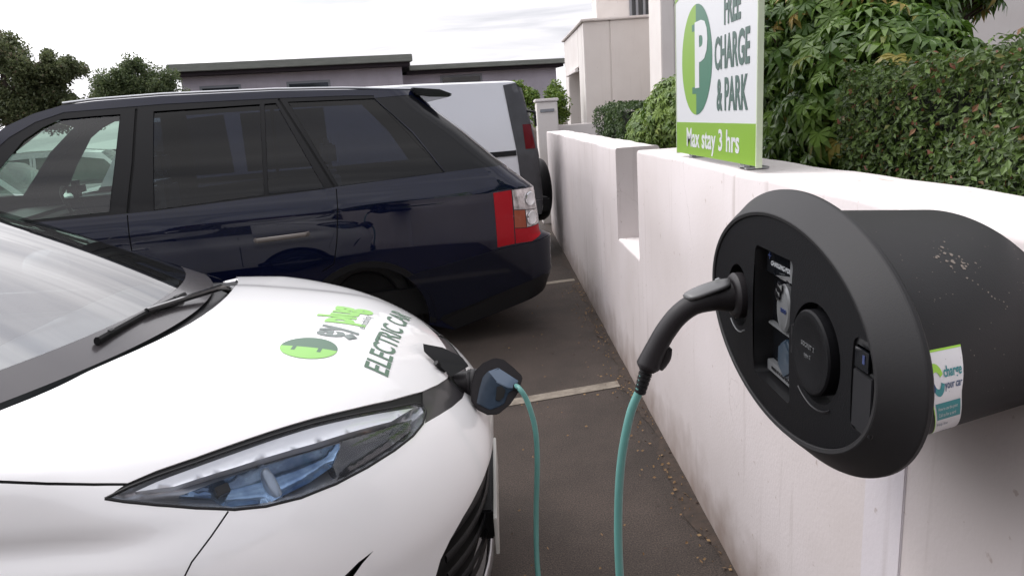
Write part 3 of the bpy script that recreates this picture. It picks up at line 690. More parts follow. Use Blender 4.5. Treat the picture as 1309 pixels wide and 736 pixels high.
# near socket with its round spring flap
mb=MB(); mb.lathe([(.0,-.020),(.056,-.020),(.0595,-.017),(.0595,.006),(.057,.0085),(.050,.0095),(.046,.0080),(.0,.0080)],MX(FX,.908,1.228),56); o=rel(mb.build('socket_flap',M_face,None,smooth=True,sh=30),ch)
mb=MB(); mb.box((.414,.966,1.205),(.4215,.974,1.251)); rel(mb.build('flap_hinge',M_chtrim,None,bevel=.002),ch)
o=text_mesh('flap_mark','SOCKET 2',.009,M_silver,MX(.4117,.912,1.236)); rel(o,ch)
o=text_mesh('flap_mark','type 2',.008,M_silver,MX(.4117,.912,1.222)); rel(o,ch)
# engraved arcs below both sockets
for (cy,cz,r) in ((1.215,1.232,.066),(.905,1.228,.080)):
    mb=MB(); pts=[(dome(cy+r*math.cos(R(a)),cz+r*math.sin(R(a)))-.0006,cy+r*math.cos(R(a)),cz+r*math.sin(R(a))) for a in range(235,306,5)]
    mb.tube(pts,.0016,6); rel(mb.build('arc_mark',M_silver if cy>1 else M_chtrim,None,smooth=True),ch)
# label slot: dark pictogram window and strip of blue marks
mb=MB(); mb.box((.4195,.766,1.246),(.4245,.802,1.276)); rel(mb.build('pictogram_window',M_screen,None,bevel=.003),ch)
mb=MB()
for k,z in enumerate((1.230,1.212,1.194,1.178)): mb.lathe([(.0,.0),(.0032,0),(.0030,.0012),(0,.0012)],MX(.4247,.783,z),12)
rel(mb.build('pictogram_row',M_leds,None,smooth=True),ch)
mb=MB(); mb.box((.4188,.776,1.257),(.4192,.781,1.268)); rel(mb.build('pictogram',M_leds,None),ch)
mb=MB(); mb.box((.4215,.762,1.168),(.4249,.806,1.243)); rel(mb.build('label_strip',mat('label_grey',(.014,.014,.016),.45,spec=.2),None,bevel=.001),ch)
# bolts on the flange are hidden; scuffs and bird lime on the drum
def drum_pt(x,ang,off=0):
    t=(x-.455)/(.722-.455); a,b=.312-.045*t+off,.170-.022*t+off
    return Vector((x,1.062+.045*t+a*math.cos(ang),1.226+b*math.sin(ang)))
def drum_patch(name,x0,x1,a0,a1,off,m,nx=6,na=14,skew=0):
    v=[];f=[]
    for i in range(na+1):
        for j in range(nx+1): v.append(drum_pt(x0+(x1-x0)*j/nx+skew*i/na,a0+(a1-a0)*i/na,off))
    for i in range(na):
        for j in range(nx): f.append((i*(nx+1)+j,i*(nx+1)+j+1,(i+1)*(nx+1)+j+1,(i+1)*(nx+1)+j))
    return pyobj(name,v,f,m,None,True)
M_lime=mat('bird_lime',(.17,.145,.125),.9)
V=[];F=[]
def splat(x,a,r,n=7):
    k=len(V); 
    for i in range(n):
        t=2*math.pi*i/n; rr=r*random.uniform(.5,1.2); V.append(drum_pt(x+rr*math.cos(t),a+rr*math.sin(t)/.2,.0006))
    F.append(tuple(range(k,k+n)))
for i in range(26): splat(random.gauss(.605,.012),random.gauss(R(118+180-90),.05)+R(0),random.uniform(.0008,.0036))
for i in range(60): splat(random.uniform(.50,.71),R(random.uniform(185,262)) if random.random()<.5 else R(random.uniform(95,180)),random.uniform(.0004,.0012))
SPLAT_ID=len(V)

V=[];F=[]
for i in range(34): splat(random.gauss(.594,.011),R(random.gauss(131,3.2)),random.uniform(.0007,.0034))
for i in range(9): splat(.600+.004*i+random.uniform(-.002,.002),R(141+i*1.6+random.uniform(-1,1)),random.uniform(.0006,.0018),6)
for i in range(70): splat(random.uniform(.50,.71),R(random.uniform(100,190)),random.uniform(.0003,.0010),6)
# winding faces outward whichever way the ring ran
o=pyobj('bird_lime_specks',V,F,M_lime,None,False); rel(o,ch); o['kind']='stuff'
# notice stuck on the drum, behind the bezel
def dpt(u,v,off):   # u across 0..1 (bezel -> wall), v down 0..1
    x0=.475+(.590-.475)*max(0,v)**1.25; x1=.541+(.632-.541)*max(0,v-.25)**1.3*1.45
    a=R(165.5)+(R(240)-R(165.5))*v
    return drum_pt(x0+(x1-x0)*u,a,off)
def patch(name,u0,u1,v0,v1,off,m,nx=5,ny=20):
    v=[dpt(u0+(u1-u0)*j/nx,v0+(v1-v0)*i/ny,off) for i in range(ny+1) for j in range(nx+1)]
    f=[(i*(nx+1)+j,(i+1)*(nx+1)+j,(i+1)*(nx+1)+j+1,i*(nx+1)+j+1) for i in range(ny) for j in range(nx)]
    return pyobj(name,v,f,m,None,True)
nt=rel(patch('notice_sticker',0,1,0,1,.0006,M_whitevinyl),ch)
def pin(o): o.parent=nt; o.matrix_parent_inverse=nt.matrix_basis.inverted()@nt.matrix_parent_inverse.inverted() if False else Matrix.Translation(-ch.location); return o
def npatch(name,*a):
    o=patch(name,*a); o.parent=nt; o.matrix_parent_inverse=(Matrix.Translation(-ch.location)).inverted()@Matrix.Translation((0,0,0)) ; return o
def on_sticker(o): 
    # the sticker's own mesh is in world coordinates, shifted by the charger's origin
    o.parent=nt; o.matrix_parent_inverse=Matrix.Identity(4); return o
on_sticker(patch('green_edge',-.03,.0,0,1,.0009,M_greenvinyl,1)); on_sticker(patch('green_edge',0,1,-.012,.0,.0009,M_greenvinyl,5,1))
on_sticker(patch('teal_band',.06,.95,.30,.445,.0009,M_tealvinyl,5,5))
def sticker_text(body,size,u,v,m,w=.055,h=.115,bold=0):
    """lettering laid on the sticker: text x runs along u, text y up"""
    return on_sticker(text_mesh('notice_text',body,size,m,None,None,0,bold,depth_fn=lambda p:dpt(u+p.x/w,v-p.y/h,.0013)))
# round swirl emblem: an open ring in three colours
def swirl(name,a0,a1,m):
    cu,cv,ru,rv_,=.27,.155,.19,.098; v=[];f=[];n=14
    for i in range(n+1):
        a=R(a0+(a1-a0)*i/n)
        for k in (1,.52): v.append(dpt(cu+ru*k*math.cos(a),cv-rv_*k*math.sin(a),.0011))
    f=[(2*i,2*i+2,2*i+3,2*i+1) for i in range(n)]
    on_sticker(pyobj(name,v,f,m,None,True))
swirl('emblem',20,130,M_greenvinyl); swirl('emblem',130,225,M_bluevinyl); swirl('emblem',225,345,M_tealvinyl)
sticker_text('charge',.0100,.71,.115,M_tealvinyl,bold=.0002); sticker_text('your car',.0082,.71,.19,M_bluevinyl,bold=.0001)
sticker_text('How to use this point',.0044,.48,.345,M_whitevinyl); sticker_text('Call us for a card',.0052,.44,.40,M_whitevinyl)
sticker_text('Help line',.0065,.26,.50,M_bluevinyl); sticker_text('Unit 2',.010,.52,.66,M_bluevinyl); sticker_text('www.',.0055,.3,.93,M_ink)

# ------------------------------------------------------------------ charging cable, a plug at each end
M_cable=mat('cable_green',(.10,.27,.245),.42,0,.15,.3,var=.10,scale=9)
M_gun=mat('plug_black',(.016,.014,.0155),.45,spec=.30,bump=.08,bscale=500)
M_gunlid=mat('plug_lid_grey',(.075,.075,.077),.40,0,.2,.2)
cb=empty('charging_cable',(.2,1.5,0),label='sea green charging cable with black plugs, hanging from the wall unit to the white car',cat='cable')
Y0=1.205
path=bez([(.244,Y0,1.100),(.236,Y0,1.070),(.216,Y0,1.020),(.196,1.20,.93),(.186,1.195,.82),(.184,1.19,.70),(.19,1.18,.52),(.20,1.15,.30),(.17,1.10,.11),(.05,1.08,.03),(-.12,1.15,.012),(-.22,1.32,.012),(-.20,1.52,.012),(-.06,1.62,.014),(.06,1.66,.03),(.055,1.75,.12),(.04,1.83,.26),(.048,1.88,.42),(.062,1.90,.58),(.062,1.91,.68),(.045,1.92,.76),(.026,1.928,.797),(.012,1.965,.796)],12)
mb=MB(); mb.tube(path,.0080,16,flat=(0,1,0)); rel(mb.build('cord',M_cable,None,smooth=True),cb)
mb=MB()
gp=bez([(.452,1.213,1.232),(.425,1.213,1.232),(.395,1.210,1.2315),(.365,1.206,1.230),(.335,1.205,1.223),(.308,1.205,1.205),(.285,1.205,1.177),(.268,1.205,1.148),(.256,1.205,1.124),(.249,1.205,1.106)],6)
def rr(i,n):
    t=i/(n-1); k=[(0,.029),(.11,.030),(.22,.0265),(.30,.0225),(.45,.0195),(.6,.0190),(.75,.0192),(.86,.0205),(.95,.0225),(1,.0150)]
    for (a,ra),(b,rb) in zip(k,k[1:]):
        if t<=b: return ra+(rb-ra)*(t-a)/(b-a)
    return k[-1][1]
n=len(gp); mb.tube(gp,[(rr(i,n)*.98,rr(i,n)*1.02) for i in range(n)],26,flat=(0,1,0))
g1=rel(mb.build('plug_handle',M_gun,None,smooth=True,sh=50),cb)
def sub(o,par): o.parent=par; o.matrix_parent_inverse=Matrix.Identity(4); return o
mb=MB(); mb.lathe([(.0,0),(.037,0),(.041,.004),(.041,.018),(.037,.023),(.030,.026)],frame((.430,1.213,1.232),(-1,0,0),(0,0,1)),36); sub(mb.build('collar',M_gun,None,smooth=True),g1)
# finger lip under the heel of the grip
mb=MB(); mb.tube(bez([(.268,1.205,1.110),(.276,1.205,1.117),(.284,1.205,1.130),(.286,1.205,1.148)],4),[.006]+[.011]*11+[.006],12,flat=(0,1,0)); sub(mb.build('finger_lip',M_gun,None,smooth=True),g1)
# grey release lid on top of the plug: a shallow shell
def shell_lid(A,B,w,th,up):
    A=Vector(A);B=Vector(B);d=(B-A);L=d.length;d.normalize();up=Vector(up);s=d.cross(up).normalized();up=s.cross(d).normalized();v=[];f=[];n=16;m=14
    for i in range(n+1):
        t=i/n; ww=w*max(.06,math.sqrt(max(0,1-(2*t-1)**4))); 
        for k in range(m+1):
            q=-1+2*k/m; v.append(A+d*(L*t)+s*(ww*q)+up*(th*(1-q*q)*(.5+.5*math.sin(math.pi*t))))
        for k in range(m+1):
            q=1-2*k/m; v.append(A+d*(L*t)+s*(ww*q*.96)-up*(.004+.006*(1-q*q)))
    M2=2*(m+1)
    for i in range(n):
        for k in range(M2): f.append((i*M2+k,i*M2+(k+1)%M2,(i+1)*M2+(k+1)%M2,(i+1)*M2+k))
    f.append(tuple(range(M2))[::-1]); f.append(tuple(n*M2+k for k in range(M2)))
    return v,f
v,f=shell_lid((.318,1.205,1.238),(.402,1.207,1.262),.025,.009,(-.25,0,1))
sub(pyobj('release_lid',v,f,M_gunlid,None,True),g1)
o=text_mesh('lid_mark','<',.018,M_ink,frame((.378,1.203,1.2672),(-.28,0,.95),(.95,0,.28)),None,.0002); sub(o,g1)
mb=MB()
for k in range(6):
    t=k/5; c=Vector((.2485,1.205,1.106)).lerp(Vector((.2365,1.205,1.066)),t); d=Vector((-.012,0,-.04)).normalized()
    mb.lathe([(.0092,-.0030),(.0128-.002*t,-.0026),(.0128-.002*t,.0022),(.0092,.0026)],frame(c,d),20)
mb.tube([(.249,1.205,1.108),(.236,1.205,1.062)],[.0105,.0092],18)
sub(mb.build('strain_relief',M_blackpl,None,smooth=True),g1)
# plug at the car: collar in the port, flared shield, glossy blue-grey end plate
M_bluepl=mat('plug_plate_blue',(.016,.028,.045),.16,0,.8,.05,col2=(.035,.055,.085),scale=9)
C=Vector((-.036,1.965,.797)); nrm=Vector((.22,-.86,.42)).normalized()
FR=frame(C,nrm,(1,.25,0)); # local x right, y up
SC=1/455.
def P(a,b): return ((a-588)/5.26*SC,-(b-370)/5.26*SC)
shield=[P(*q) for q in [(432,238),(500,190),(590,166),(655,190),(720,262),(772,332),(722,432),(645,510),(545,566),(470,556),(400,505),(372,440),(385,330)]]
mb=MB(); 
def flare(poly,z0,s0,z1,s1,z2,s2):
    n=len(poly); v=[]
    for z,s in ((z0,s0),(z1,s1),(z2,s2)): v+=[FR@Vector((p[0]*s,p[1]*s,z)) for p in poly]
    f=[(i*n+k,i*n+(k+1)%n,(i+1)*n+(k+1)%n,(i+1)*n+k) for i in range(2) for k in range(n)]+[tuple(range(n))[::-1],tuple(2*n+k for k in range(n))]
    mb.add(v,[q[::-1] for q in f])
flare(shield[::-1],-.055,.55,-.012,.97,.012,1.0)
g2=rel(mb.build('plug_handle',M_gun,None,bevel=.004),cb)
plate=[P(*q) for q in [(480,290),(520,258),(600,243),(728,358),(694,408),(640,432),(600,500),(560,512),(490,526),(404,464),(440,370)]]
mb=MB(); mb.prism(plate,FR@Matrix.Translation((0,0,.010)),.007); sub(mb.build('end_plate',M_bluepl,None,bevel=.0025),g2)
facet=[P(*q) for q in [(520,258),(600,243),(728,358),(694,408),(640,395),(570,345)]]
mb=MB(); mb.prism(facet,FR@Matrix.Translation((0,0,.0155))@Matrix.Rotation(R(-3),4,'X'),.004); sub(mb.build('raised_facet',mat('plug_plate_light',(.11,.155,.22),.14,0,.8,.05),None,bevel=.0018),g2)
rec=[P(*q) for q in [(565,375),(598,372),(622,405),(598,455),(560,475),(540,462)]]
mb=MB(); mb.prism(rec,FR@Matrix.Translation((0,0,.0172)),.0045); sub(mb.build('finger_hole',M_dark,None,bevel=.0008),g2)
PORT=Vector((-.158,2.005,.800)); pd=(C+Vector((-.01,.03,.005))-PORT)
mb=MB(); mb.tube([PORT-pd*.1,PORT+pd*.25,PORT+pd*.30,PORT+pd*.62,PORT+pd*.95],[.036,.037,.041,.041,.036],28); sub(mb.build('collar',M_gun,None,smooth=True),g2)
mb=MB(); 
for k in range(3): 
    a=PORT+pd*(.36+.11*k); mb.lathe([(.0405,-.0022),(.0428,-.001),(.0428,.001),(.0405,.0022)],frame(a,pd),28)
sub(mb.build('grip_ring',M_blackpl,None,smooth=True),g2)
mb=MB(); mb.tube([C+Vector((.030,.035,-.010)),C+Vector((.045,.010,-.004)),Vector((.026,1.928,.797))],[.013,.0115,.0092],16); sub(mb.build('strain_relief',M_blackpl,None,smooth=True),g2)

# ------------------------------------------------------------------ the sign
sg=empty('parking_sign',(.77,2.5,1.362),label='white and green charge and park sign board standing on the wall top',cat='sign')
SX=.760; Ya,Yb=2.952,2.060; Za,Zb=1.380,2.30
M_signw=mat('sign_white',(.64,.65,.665),.35); M_signg=mat('sign_green',(.215,.385,.040),.4); M_signd=mat('sign_dark_green',(.055,.17,.11),.4); M_signt=mat('sign_text',(.075,.13,.11),.45)
mb=MB(); mb.box((SX,Yb,Za),(SX+.012,Ya,Zb)); rel(mb.build('board',M_signw,None,bevel=.0015),sg)
mb=MB()
mb.box((SX-.002,Yb-.008,Za-.004),(SX+.016,Yb-.0005,Zb+.004)); M_se=mat('sign_edge',(.55,.62,.45),.5)
rel(mb.build('edge_strip',M_se,None,bevel=.001),sg)
mb=MB(); mb.box((SX-.002,Ya+.0005,Za-.004),(SX+.016,Ya+.006,Zb+.004)); rel(mb.build('edge_strip',M_se,None,bevel=.001),sg)
mb=MB(); mb.box((SX-.0012,Yb+.001,Za+.001),(SX-.0003,Ya-.001,1.502)); rel(mb.build('green_band',M_signg,None),sg)
def sgp(name,poly,m,x):  # thin vinyl piece: poly in (right,up) with right = -Y
    v=[(x,-p[0],p[1]) for p in poly]; return rel(pyobj(name,v,[tuple(range(len(v)))],m,None,False),sg)
def half(cy,cz,r,left,n=40):
    a0=90 if left else -90; return [(-cy+r*math.cos(R(a0+180*k/n)),cz+r*math.sin(R(a0+180*k/n))) for k in range(n+1)]
cy,cz,r=2.667,1.722,.192
sgp('emblem_half',half(cy,cz,r,True),M_signg,SX-.0009); sgp('emblem_half',half(cy,cz,r,False),M_signd,SX-.0009)
for dz in (.115,-.105): sgp('emblem_pin',[(-cy-.05,cz+dz-.012),(-cy,cz+dz-.012),(-cy,cz+dz+.012),(-cy-.05,cz+dz+.012)],M_signd,SX-.0013)
o=text_mesh('sign_letter','P',.30,M_signw,MX(SX-.0014,cy-.055,cz+.005),None,.0004,bold=.012); rel(o,sg)
for body,z,y,w,sz in (('FREE',1.850,2.275,.56,.135),('CHARGE',1.719,2.283,.60,.140),('& PARK',1.588,2.280,.62,.140)):
    o=text_mesh('sign_text',body,sz,M_signt,MX(SX-.0011,y,z),None,.0004,bold=.004,wid=w); rel(o,sg)
o=text_mesh('sign_text','Max stay 3 hrs',.098,M_signw,MX(SX-.0018,2.50,1.442),None,.0004,bold=.0018,wid=1.05); rel(o,sg)
# swoosh of green across the upper left
sgp('green_swoosh',[(-Ya+.002,2.02),(-2.80,1.985),(-2.72,2.01),(-2.60,2.09),(-2.45,2.16),(-Yb-.002,2.20),(-Yb-.002,Zb-.002),(-Ya+.002,Zb-.002)][::-1] if False else [(-Ya+.002,1.955),(-2.86,1.975),(-2.74,2.02),(-2.60,2.09),(-2.45,2.15),(-Yb-.002,2.20),(-Yb-.002,Zb-.002),(-Ya+.002,Zb-.002)],M_signg,SX-.0009)
for y in (2.80,2.21):
    mb=MB(); mb.box((SX+.0125,y-.02,1.3625),(SX+.030,y+.02,2.20)); mb.box((SX+.0125,y-.035,1.3622),(SX+.085,y+.035,1.368))
    rel(mb.build('bracket',M_alloy,None,bevel=.001),sg)

# ------------------------------------------------------------------ the white hatchback (nose to the wall)
wc=empty('parked_car',(-.03,2.04,0),label='white electric hatchback being charged, green lettering on its bonnet',cat='car')
def loft(name,rings,mat_,parent,close=False,cap=False,smooth=True,flip=False):
    n=len(rings[0]); v=[p for r in rings for p in r]; f=[]
    for i in range(len(rings)-1):
        for k in range(n if close else n-1): f.append((i*n+k,i*n+(k+1)%n,(i+1)*n+(k+1)%n,(i+1)*n+k))
    if cap: f+= [tuple(range(n))[::-1],tuple((len(rings)-1)*n+k for k in range(n))]
    if flip: f=[q[::-1] for q in f]
    return pyobj(name,v,f,mat_,parent,smooth)
def wheel(parent,c,r,w,side,spokes=5,name='wheel',rim=None):
    """tyre with a rim child; axle along local y, side=+1/-1 says which way the face looks"""
    c=Vector(c); M=frame(c,(0,side,0),(1,0,0))
    mb=MB(); h=w/2
    mb.lathe([(r*.70,h*.80),(r*.74,h*.96),(r*.86,h),(r*.95,h*.92),(r,h*.66),(r,-h*.66),(r*.95,-h*.92),(r*.70,-h)],M,44,cap=False)
    for s_ in (.22,-.22): mb.lathe([(r*1.003,h*(s_+.05)),(r*.985,h*s_),(r*1.003,h*(s_-.05))],M,44,m=0,cap=False)
    t=mb.build('wheel' if name=='wheel' else name,M_rubber,parent,smooth=True)
    mb=MB(); mb.lathe([(r*.71,h*.82),(r*.69,h*.86),(r*.655,h*.60),(r*.64,-h*.9)],M,44,cap=False)
    mb.lathe([(.0,h*.62),(r*.14,h*.62),(r*.16,h*.50),(r*.16,h*.2)],M,20,cap=False)
    for k in range(spokes):
        A=M@Matrix.Rotation(2*math.pi*k/spokes,4,'Z'); mb.box((r*.12,-r*.055,h*.35),(r*.67,r*.055,h*.55),M=A)
    o=mb.build('rim',rim or M_alloy,t,smooth=True)
    mb=MB(); mb.lathe([(r*.60,h*.10),(0.0,h*.08)],M,32,cap=False); mb.build('brake_disc',mat('brake_disc',(.12,.11,.10),.4,.8),t,smooth=True)
    return t
def ysurf(x,z,s):
    lo,hi=0,1.2
    for _ in range(30):
        m=(lo+hi)/2
        if skin(x,s*m,z)<0: lo=m
        else: hi=m
    return (x,s*lo,z)
def zsurf(x,y):
    lo,hi=.5,1.4
    for _ in range(32):
        m=(lo+hi)/2
        if skin(x,y,m)<0: lo=m
        else: hi=m
    return lo
XR=-1.30
def front_at(theta,z):   # surface point at azimuth theta from O's axis, height z
    lo,hi=0,2
    for _ in range(30):
        m=(lo+hi)/2
        if skin(O[0]+m*math.cos(theta),m*math.sin(theta),z)<0: lo=m
        else: hi=m
    return (O[0]+lo*math.cos(theta),lo*math.sin(theta),z)
sec=[]                                  # right half of the rear section, sill up to the middle
for z in [.20+.05*i for i in range(15)]: sec.append(ysurf(XR,z,-1))
for y in [-.80,-.76,-.70,-.62,-.5,-.35,-.18]: sec.append((XR,y,zsurf(XR,y)))
a0=math.atan2(sec[0][1],XR-O[0]); bot=[]
NB=60
a0=abs(a0)
for i in range(1,NB): bot.append(front_at(-a0+2*a0*i/NB,.20))
outer3=[(p[0],p[1],p[2]) for p in sec[::-1]]+bot+[(p[0],-p[1],p[2]) for p in sec]+[(XR,0,zsurf(XR,0))]
OUT=[to_pq(p) for p in outer3]
mir=lambda P:[(p[0],-p[1],p[2]) for p in P]
LAMP=[(-0.7465,-0.8246,0.9264),(-0.7106,-0.802,0.9351),(-0.671,-0.7733,0.9392),(-0.6132,-0.7285,0.9395),(-0.5536,-0.6753,0.939),(-0.4906,-0.6153,0.9355),(-0.4233,-0.5487,0.9272),(-0.3505,-0.4768,0.9106),(-0.2723,-0.3907,0.8853),(-0.2227,-0.3233,0.8655),(-0.2031,-0.307,0.8526),(-0.1947,-0.3218,0.8407),(-0.1994,-0.3711,0.8282),(-0.2197,-0.4288,0.8227),(-0.2555,-0.4955,0.821),(-0.3079,-0.5708,0.8202),(-0.3649,-0.6367,0.8204),(-0.4261,-0.6935,0.8246),(-0.4851,-0.7362,0.8349),(-0.5364,-0.7647,0.8493),(-0.5997,-0.7898,0.8733),(-0.6624,-0.809,0.8968),(-0.7129,-0.8202,0.9144)]
SEAL_UP=[(-0.7465,-0.8246,0.9264),(-0.7144,-0.7979,0.9414),(-0.6732,-0.7653,0.9469),(-0.6156,-0.7193,0.9471),(-0.5561,-0.6647,0.9465),(-0.4931,-0.6033,0.943),(-0.4257,-0.535,0.9347),(-0.3529,-0.4589,0.9191),(-0.2748,-0.3644,0.8956),(-0.2086,-0.254,0.8691)]
SEAL=SEAL_UP+LAMP[::-1][12:-0 or None][:0]+[LAMP[i] for i in range(10,0,-1)]
PU=[(-.2086,-.254,.8691),(-.1745,-.1649,.8517),(-.150,-.085,.84),(-.142,0,.836)]
PL=[(-.196,-.3674,.8262),(-.1638,-.2981,.8167),(-.1357,-.2228,.8045),(-.112,-.1289,.7902),(-.105,0,.782)]
PANEL=PU+mir(PU[:-1])[::-1]+mir(PL[:-1])+PL[::-1]+[(-.1947,-.3218,.8407),(-.2031,-.307,.8526)]
LAMPpq=[to_pq(p) for p in LAMP]
GAPU=[(-1.29,-.812,1.0),(-1.12,-.8215,.998),(-.9331,-.8203,.9779),(-.8477,-.8212,.9672),(-.7685,-.8115,.9535),(-.7144,-.7979,.9414)]
GAPL=[(-.7175,-.8025,.9385),(-.7678,-.8150,.9493),(-.8472,-.8250,.9630),(-.9324,-.8240,.9735),(-1.12,-.8255,.993),(-1.29,-.816,.996)]
def hx(y): # rear edge of the bonnet
    return -.868-(.50*y*y if y<0 else .30*y*y)
rear=[(hx(y),y,zsurf(hx(y),y)) for y in [-.80+.08*i for i in range(21)]]
HOOD=[(-1.29,-.812,1.)]+GAPU[1:]+SEAL_UP[1:]+PU[1:-1]+[PU[-1]]+mir(PU[:-1])[::-1]+mir(SEAL_UP[1:-1])[::-1]+mir(GAPU)[::-1]
HOOD=[p for i,p in enumerate(HOOD)]
# the bonnet outline is closed by its curved rear edge
i0=[i for i,p in enumerate(HOOD) if p[0]>-1.12][0]
HOOD=[p for p in HOOD if p[0]>-1.13]+rear[::-1]
COWL=[(-1.29,-.812,1.)]+[(-1.12,-.8215,.998)]+rear+[(-1.12,.8215,.998),(-1.29,.812,1.)]
def strip(P,w):
    """thin closed outline round an open polyline of surface points (pq plane)"""
    q=[to_pq(p) for p in P]; L=[];Rr=[]
    for i in range(len(q)):
        a=q[max(0,i-1)]; b=q[min(len(q)-1,i+1)]; dx,dy=b[0]-a[0],b[1]-a[1]; l=math.hypot(dx,dy) or 1
        L.append((q[i][0]-dy/l*w,q[i][1]+dx/l*w)); Rr.append((q[i][0]+dy/l*w,q[i][1]-dx/l*w))
    return L+Rr[::-1]
def dd(P,h=.03):   # densify a polyline in 3D
    out=[]
    for a,b in zip(P,P[1:]):
        k=max(1,int(math.dist(a,b)/h)); out+=[tuple(a[j]+(b[j]-a[j])*i/k for j in range(3)) for i in range(k)]
    return out+[P[-1]]
SEAM=[(-.5463,-.7711,.8506),(-.5705,-.8093,.8215),(-.5998,-.843,.7906),(-.6114,-.8557,.7702)]
SEAM=SEAM+[ysurf(-.63,.72,-1),ysurf(-.655,.66,-1),ysurf(-.67,.60,-1)]
GR=[(-.03,0,.640),(-.038,-.1543,.6323),(-.0538,-.2593,.6269),(-.0791,-.3507,.614),(-.1149,-.4344,.5942),(-.1477,-.4926,.568),(-.171,-.5281,.5397),(-.184,-.5462,.5083)]
GR+= [front_at(R(a),z) for a,z in ((-36.5,.43),(-35.5,.36),(-33,.31),(-26,.285),(-14,.275),(-7,.272))]
GRILLE=GR+mir(GR[1:])[::-1]
FOG=[front_at(R(a),z) for a,z in ((-45.5,.668),(-48,.662),(-50.5,.648),(-54,.61),(-56,.56),(-53.5,.585),(-50,.630),(-47.5,.655))]
def arch(s,r,cx=-.965,cz=.31):
    P=[]
    for k in range(0,33):
        a=R(-17+214*k/32); P.append(ysurf(cx+r*math.cos(a),max(.17,cz+r*math.sin(a)),s))
    return P
pq=lambda P:[to_pq(p) for p in P]
regs=[('hole_r',pq(arch(-1,.355))),('hole_l',pq(arch(1,.355))),
 ('lamp_r',LAMPpq),('lamp_l',pq(mir(LAMP))),('seal_r',pq(SEAL)),('seal_l',pq(mir(SEAL))),('panel',pq(PANEL)),
 ('gap_r',pq(dd(GAPU)+dd(GAPL))),('gap_l',pq(mir(dd(GAPU)+dd(GAPL)))),('seam_r',strip(dd(SEAM),.0011)),('seam_l',strip(mir(dd(SEAM)),.0011)),
 ('hood',pq(dd(HOOD+[HOOD[0]],.04)[:-1])),('cowl',pq(dd(COWL,.05))),('grille',pq(dd(GRILLE+[GRILLE[0]],.04)[:-1])),('fog_r',pq(FOG)),('fog_l',pq(mir(FOG)))]
vs,res=cut_sheet(OUT,regs,.0125)
P3=[surf(*p) for p in vs]; N3=[grad(*p) for p in P3]
def wsheet(name,key,m,inset=0,parent=wc):
    P=P3 if not inset else [tuple(p[j]-n[j]*inset for j in range(3)) for p,n in zip(P3,N3)]
    tr=[t for k in ([key] if isinstance(key,str) else key) for t in res[k]]
    # make every triangle face outwards
    out=[]
    for t in tr:
        a,b,c=(Vector(P[i]) for i in t); n=(b-a).cross(c-a)
        out.append(t if n.dot(Vector(N3[t[0]]))>0 else t[::-1])
    return sheet_obj(name,P,out,m,parent,N3)
body=wsheet('front_body','rest',M_white)
bonnet=wsheet('bonnet','hood',M_white)
def lip(name,poly,m,depth,parent,inset0=0):
    """turned-in edge of a panel, so that gaps and openings have thickness"""
    P=[surf(*p) for p in densify(poly,.0125)]; n=len(P); Q=[]
    for p in P:
        g=grad(*p); Q.append(tuple(p[j]-g[j]*depth for j in range(3)))
    return pyobj(name,P+Q,[(k,(k+1)%n,n+(k+1)%n,n+k) for k in range(n)],m,parent,True)
lip('bonnet_edge',dict(regs)['hood'],M_white,.012,bonnet)
for k_ in ('gap_r','gap_l','seam_r','seam_l'): wsheet('panel_gap',k_,M_dark,.006)
wsheet('cowl',['cowl'],M_blackpl,.022)
wsheet('headlight_seal','seal_r',M_trim,.004); wsheet('headlight_seal','seal_l',M_trim,.004)
M_panelg=mat('panel_grey',(.030,.028,.031),.38,0,.3,.1)
panel=wsheet('charge_port_panel','panel',M_panelg,.004)
lip('panel_edge',dict(regs)['panel'],M_dark,.012,panel)
# lower grille: dark recess, slats, plate, silver lip
gr=wsheet('lower_grille','grille',M_dark,.05); lip('grille_edge',dict(regs)['grille'],M_gloss,.05,gr)
for k in range(5):
    z=.345+.052*k; pts=[front_at(R(a),z) for a in range(-31+2*k if False else -30,31,3)]
    mb=MB(); mb.tube([(p[0]-.030,p[1],p[2]) for p in pts],[(.004,.012)]*len(pts),8,flat=(0,0,1)); mb.build('grille_slat',M_blackpl,gr,smooth=True)
wsheet('fog_recess','fog_r',M_dark,.015); wsheet('fog_recess','fog_l',M_dark,.015)
pts=[front_at(R(a),.262) for a in range(-28,29,4)]
mb=MB(); mb.tube([(p[0]+.012,p[1],p[2]) for p in pts],[(.010,.020)]*len(pts),12,flat=(0,0,1)); mb.build('silver_lip',M_alloy,wc,smooth=True)
mb=MB(); mb.box((-.046,-.26,.36),(-.036,.26,.475)); np_=mb.build('number_plate',M_plate,wc,bevel=.002)
mb=MB(); mb.box((-.095,-.20,.37),(-.0465,.20,.465)); mb.build('plate_carrier',M_blackpl,np_,bevel=.006)
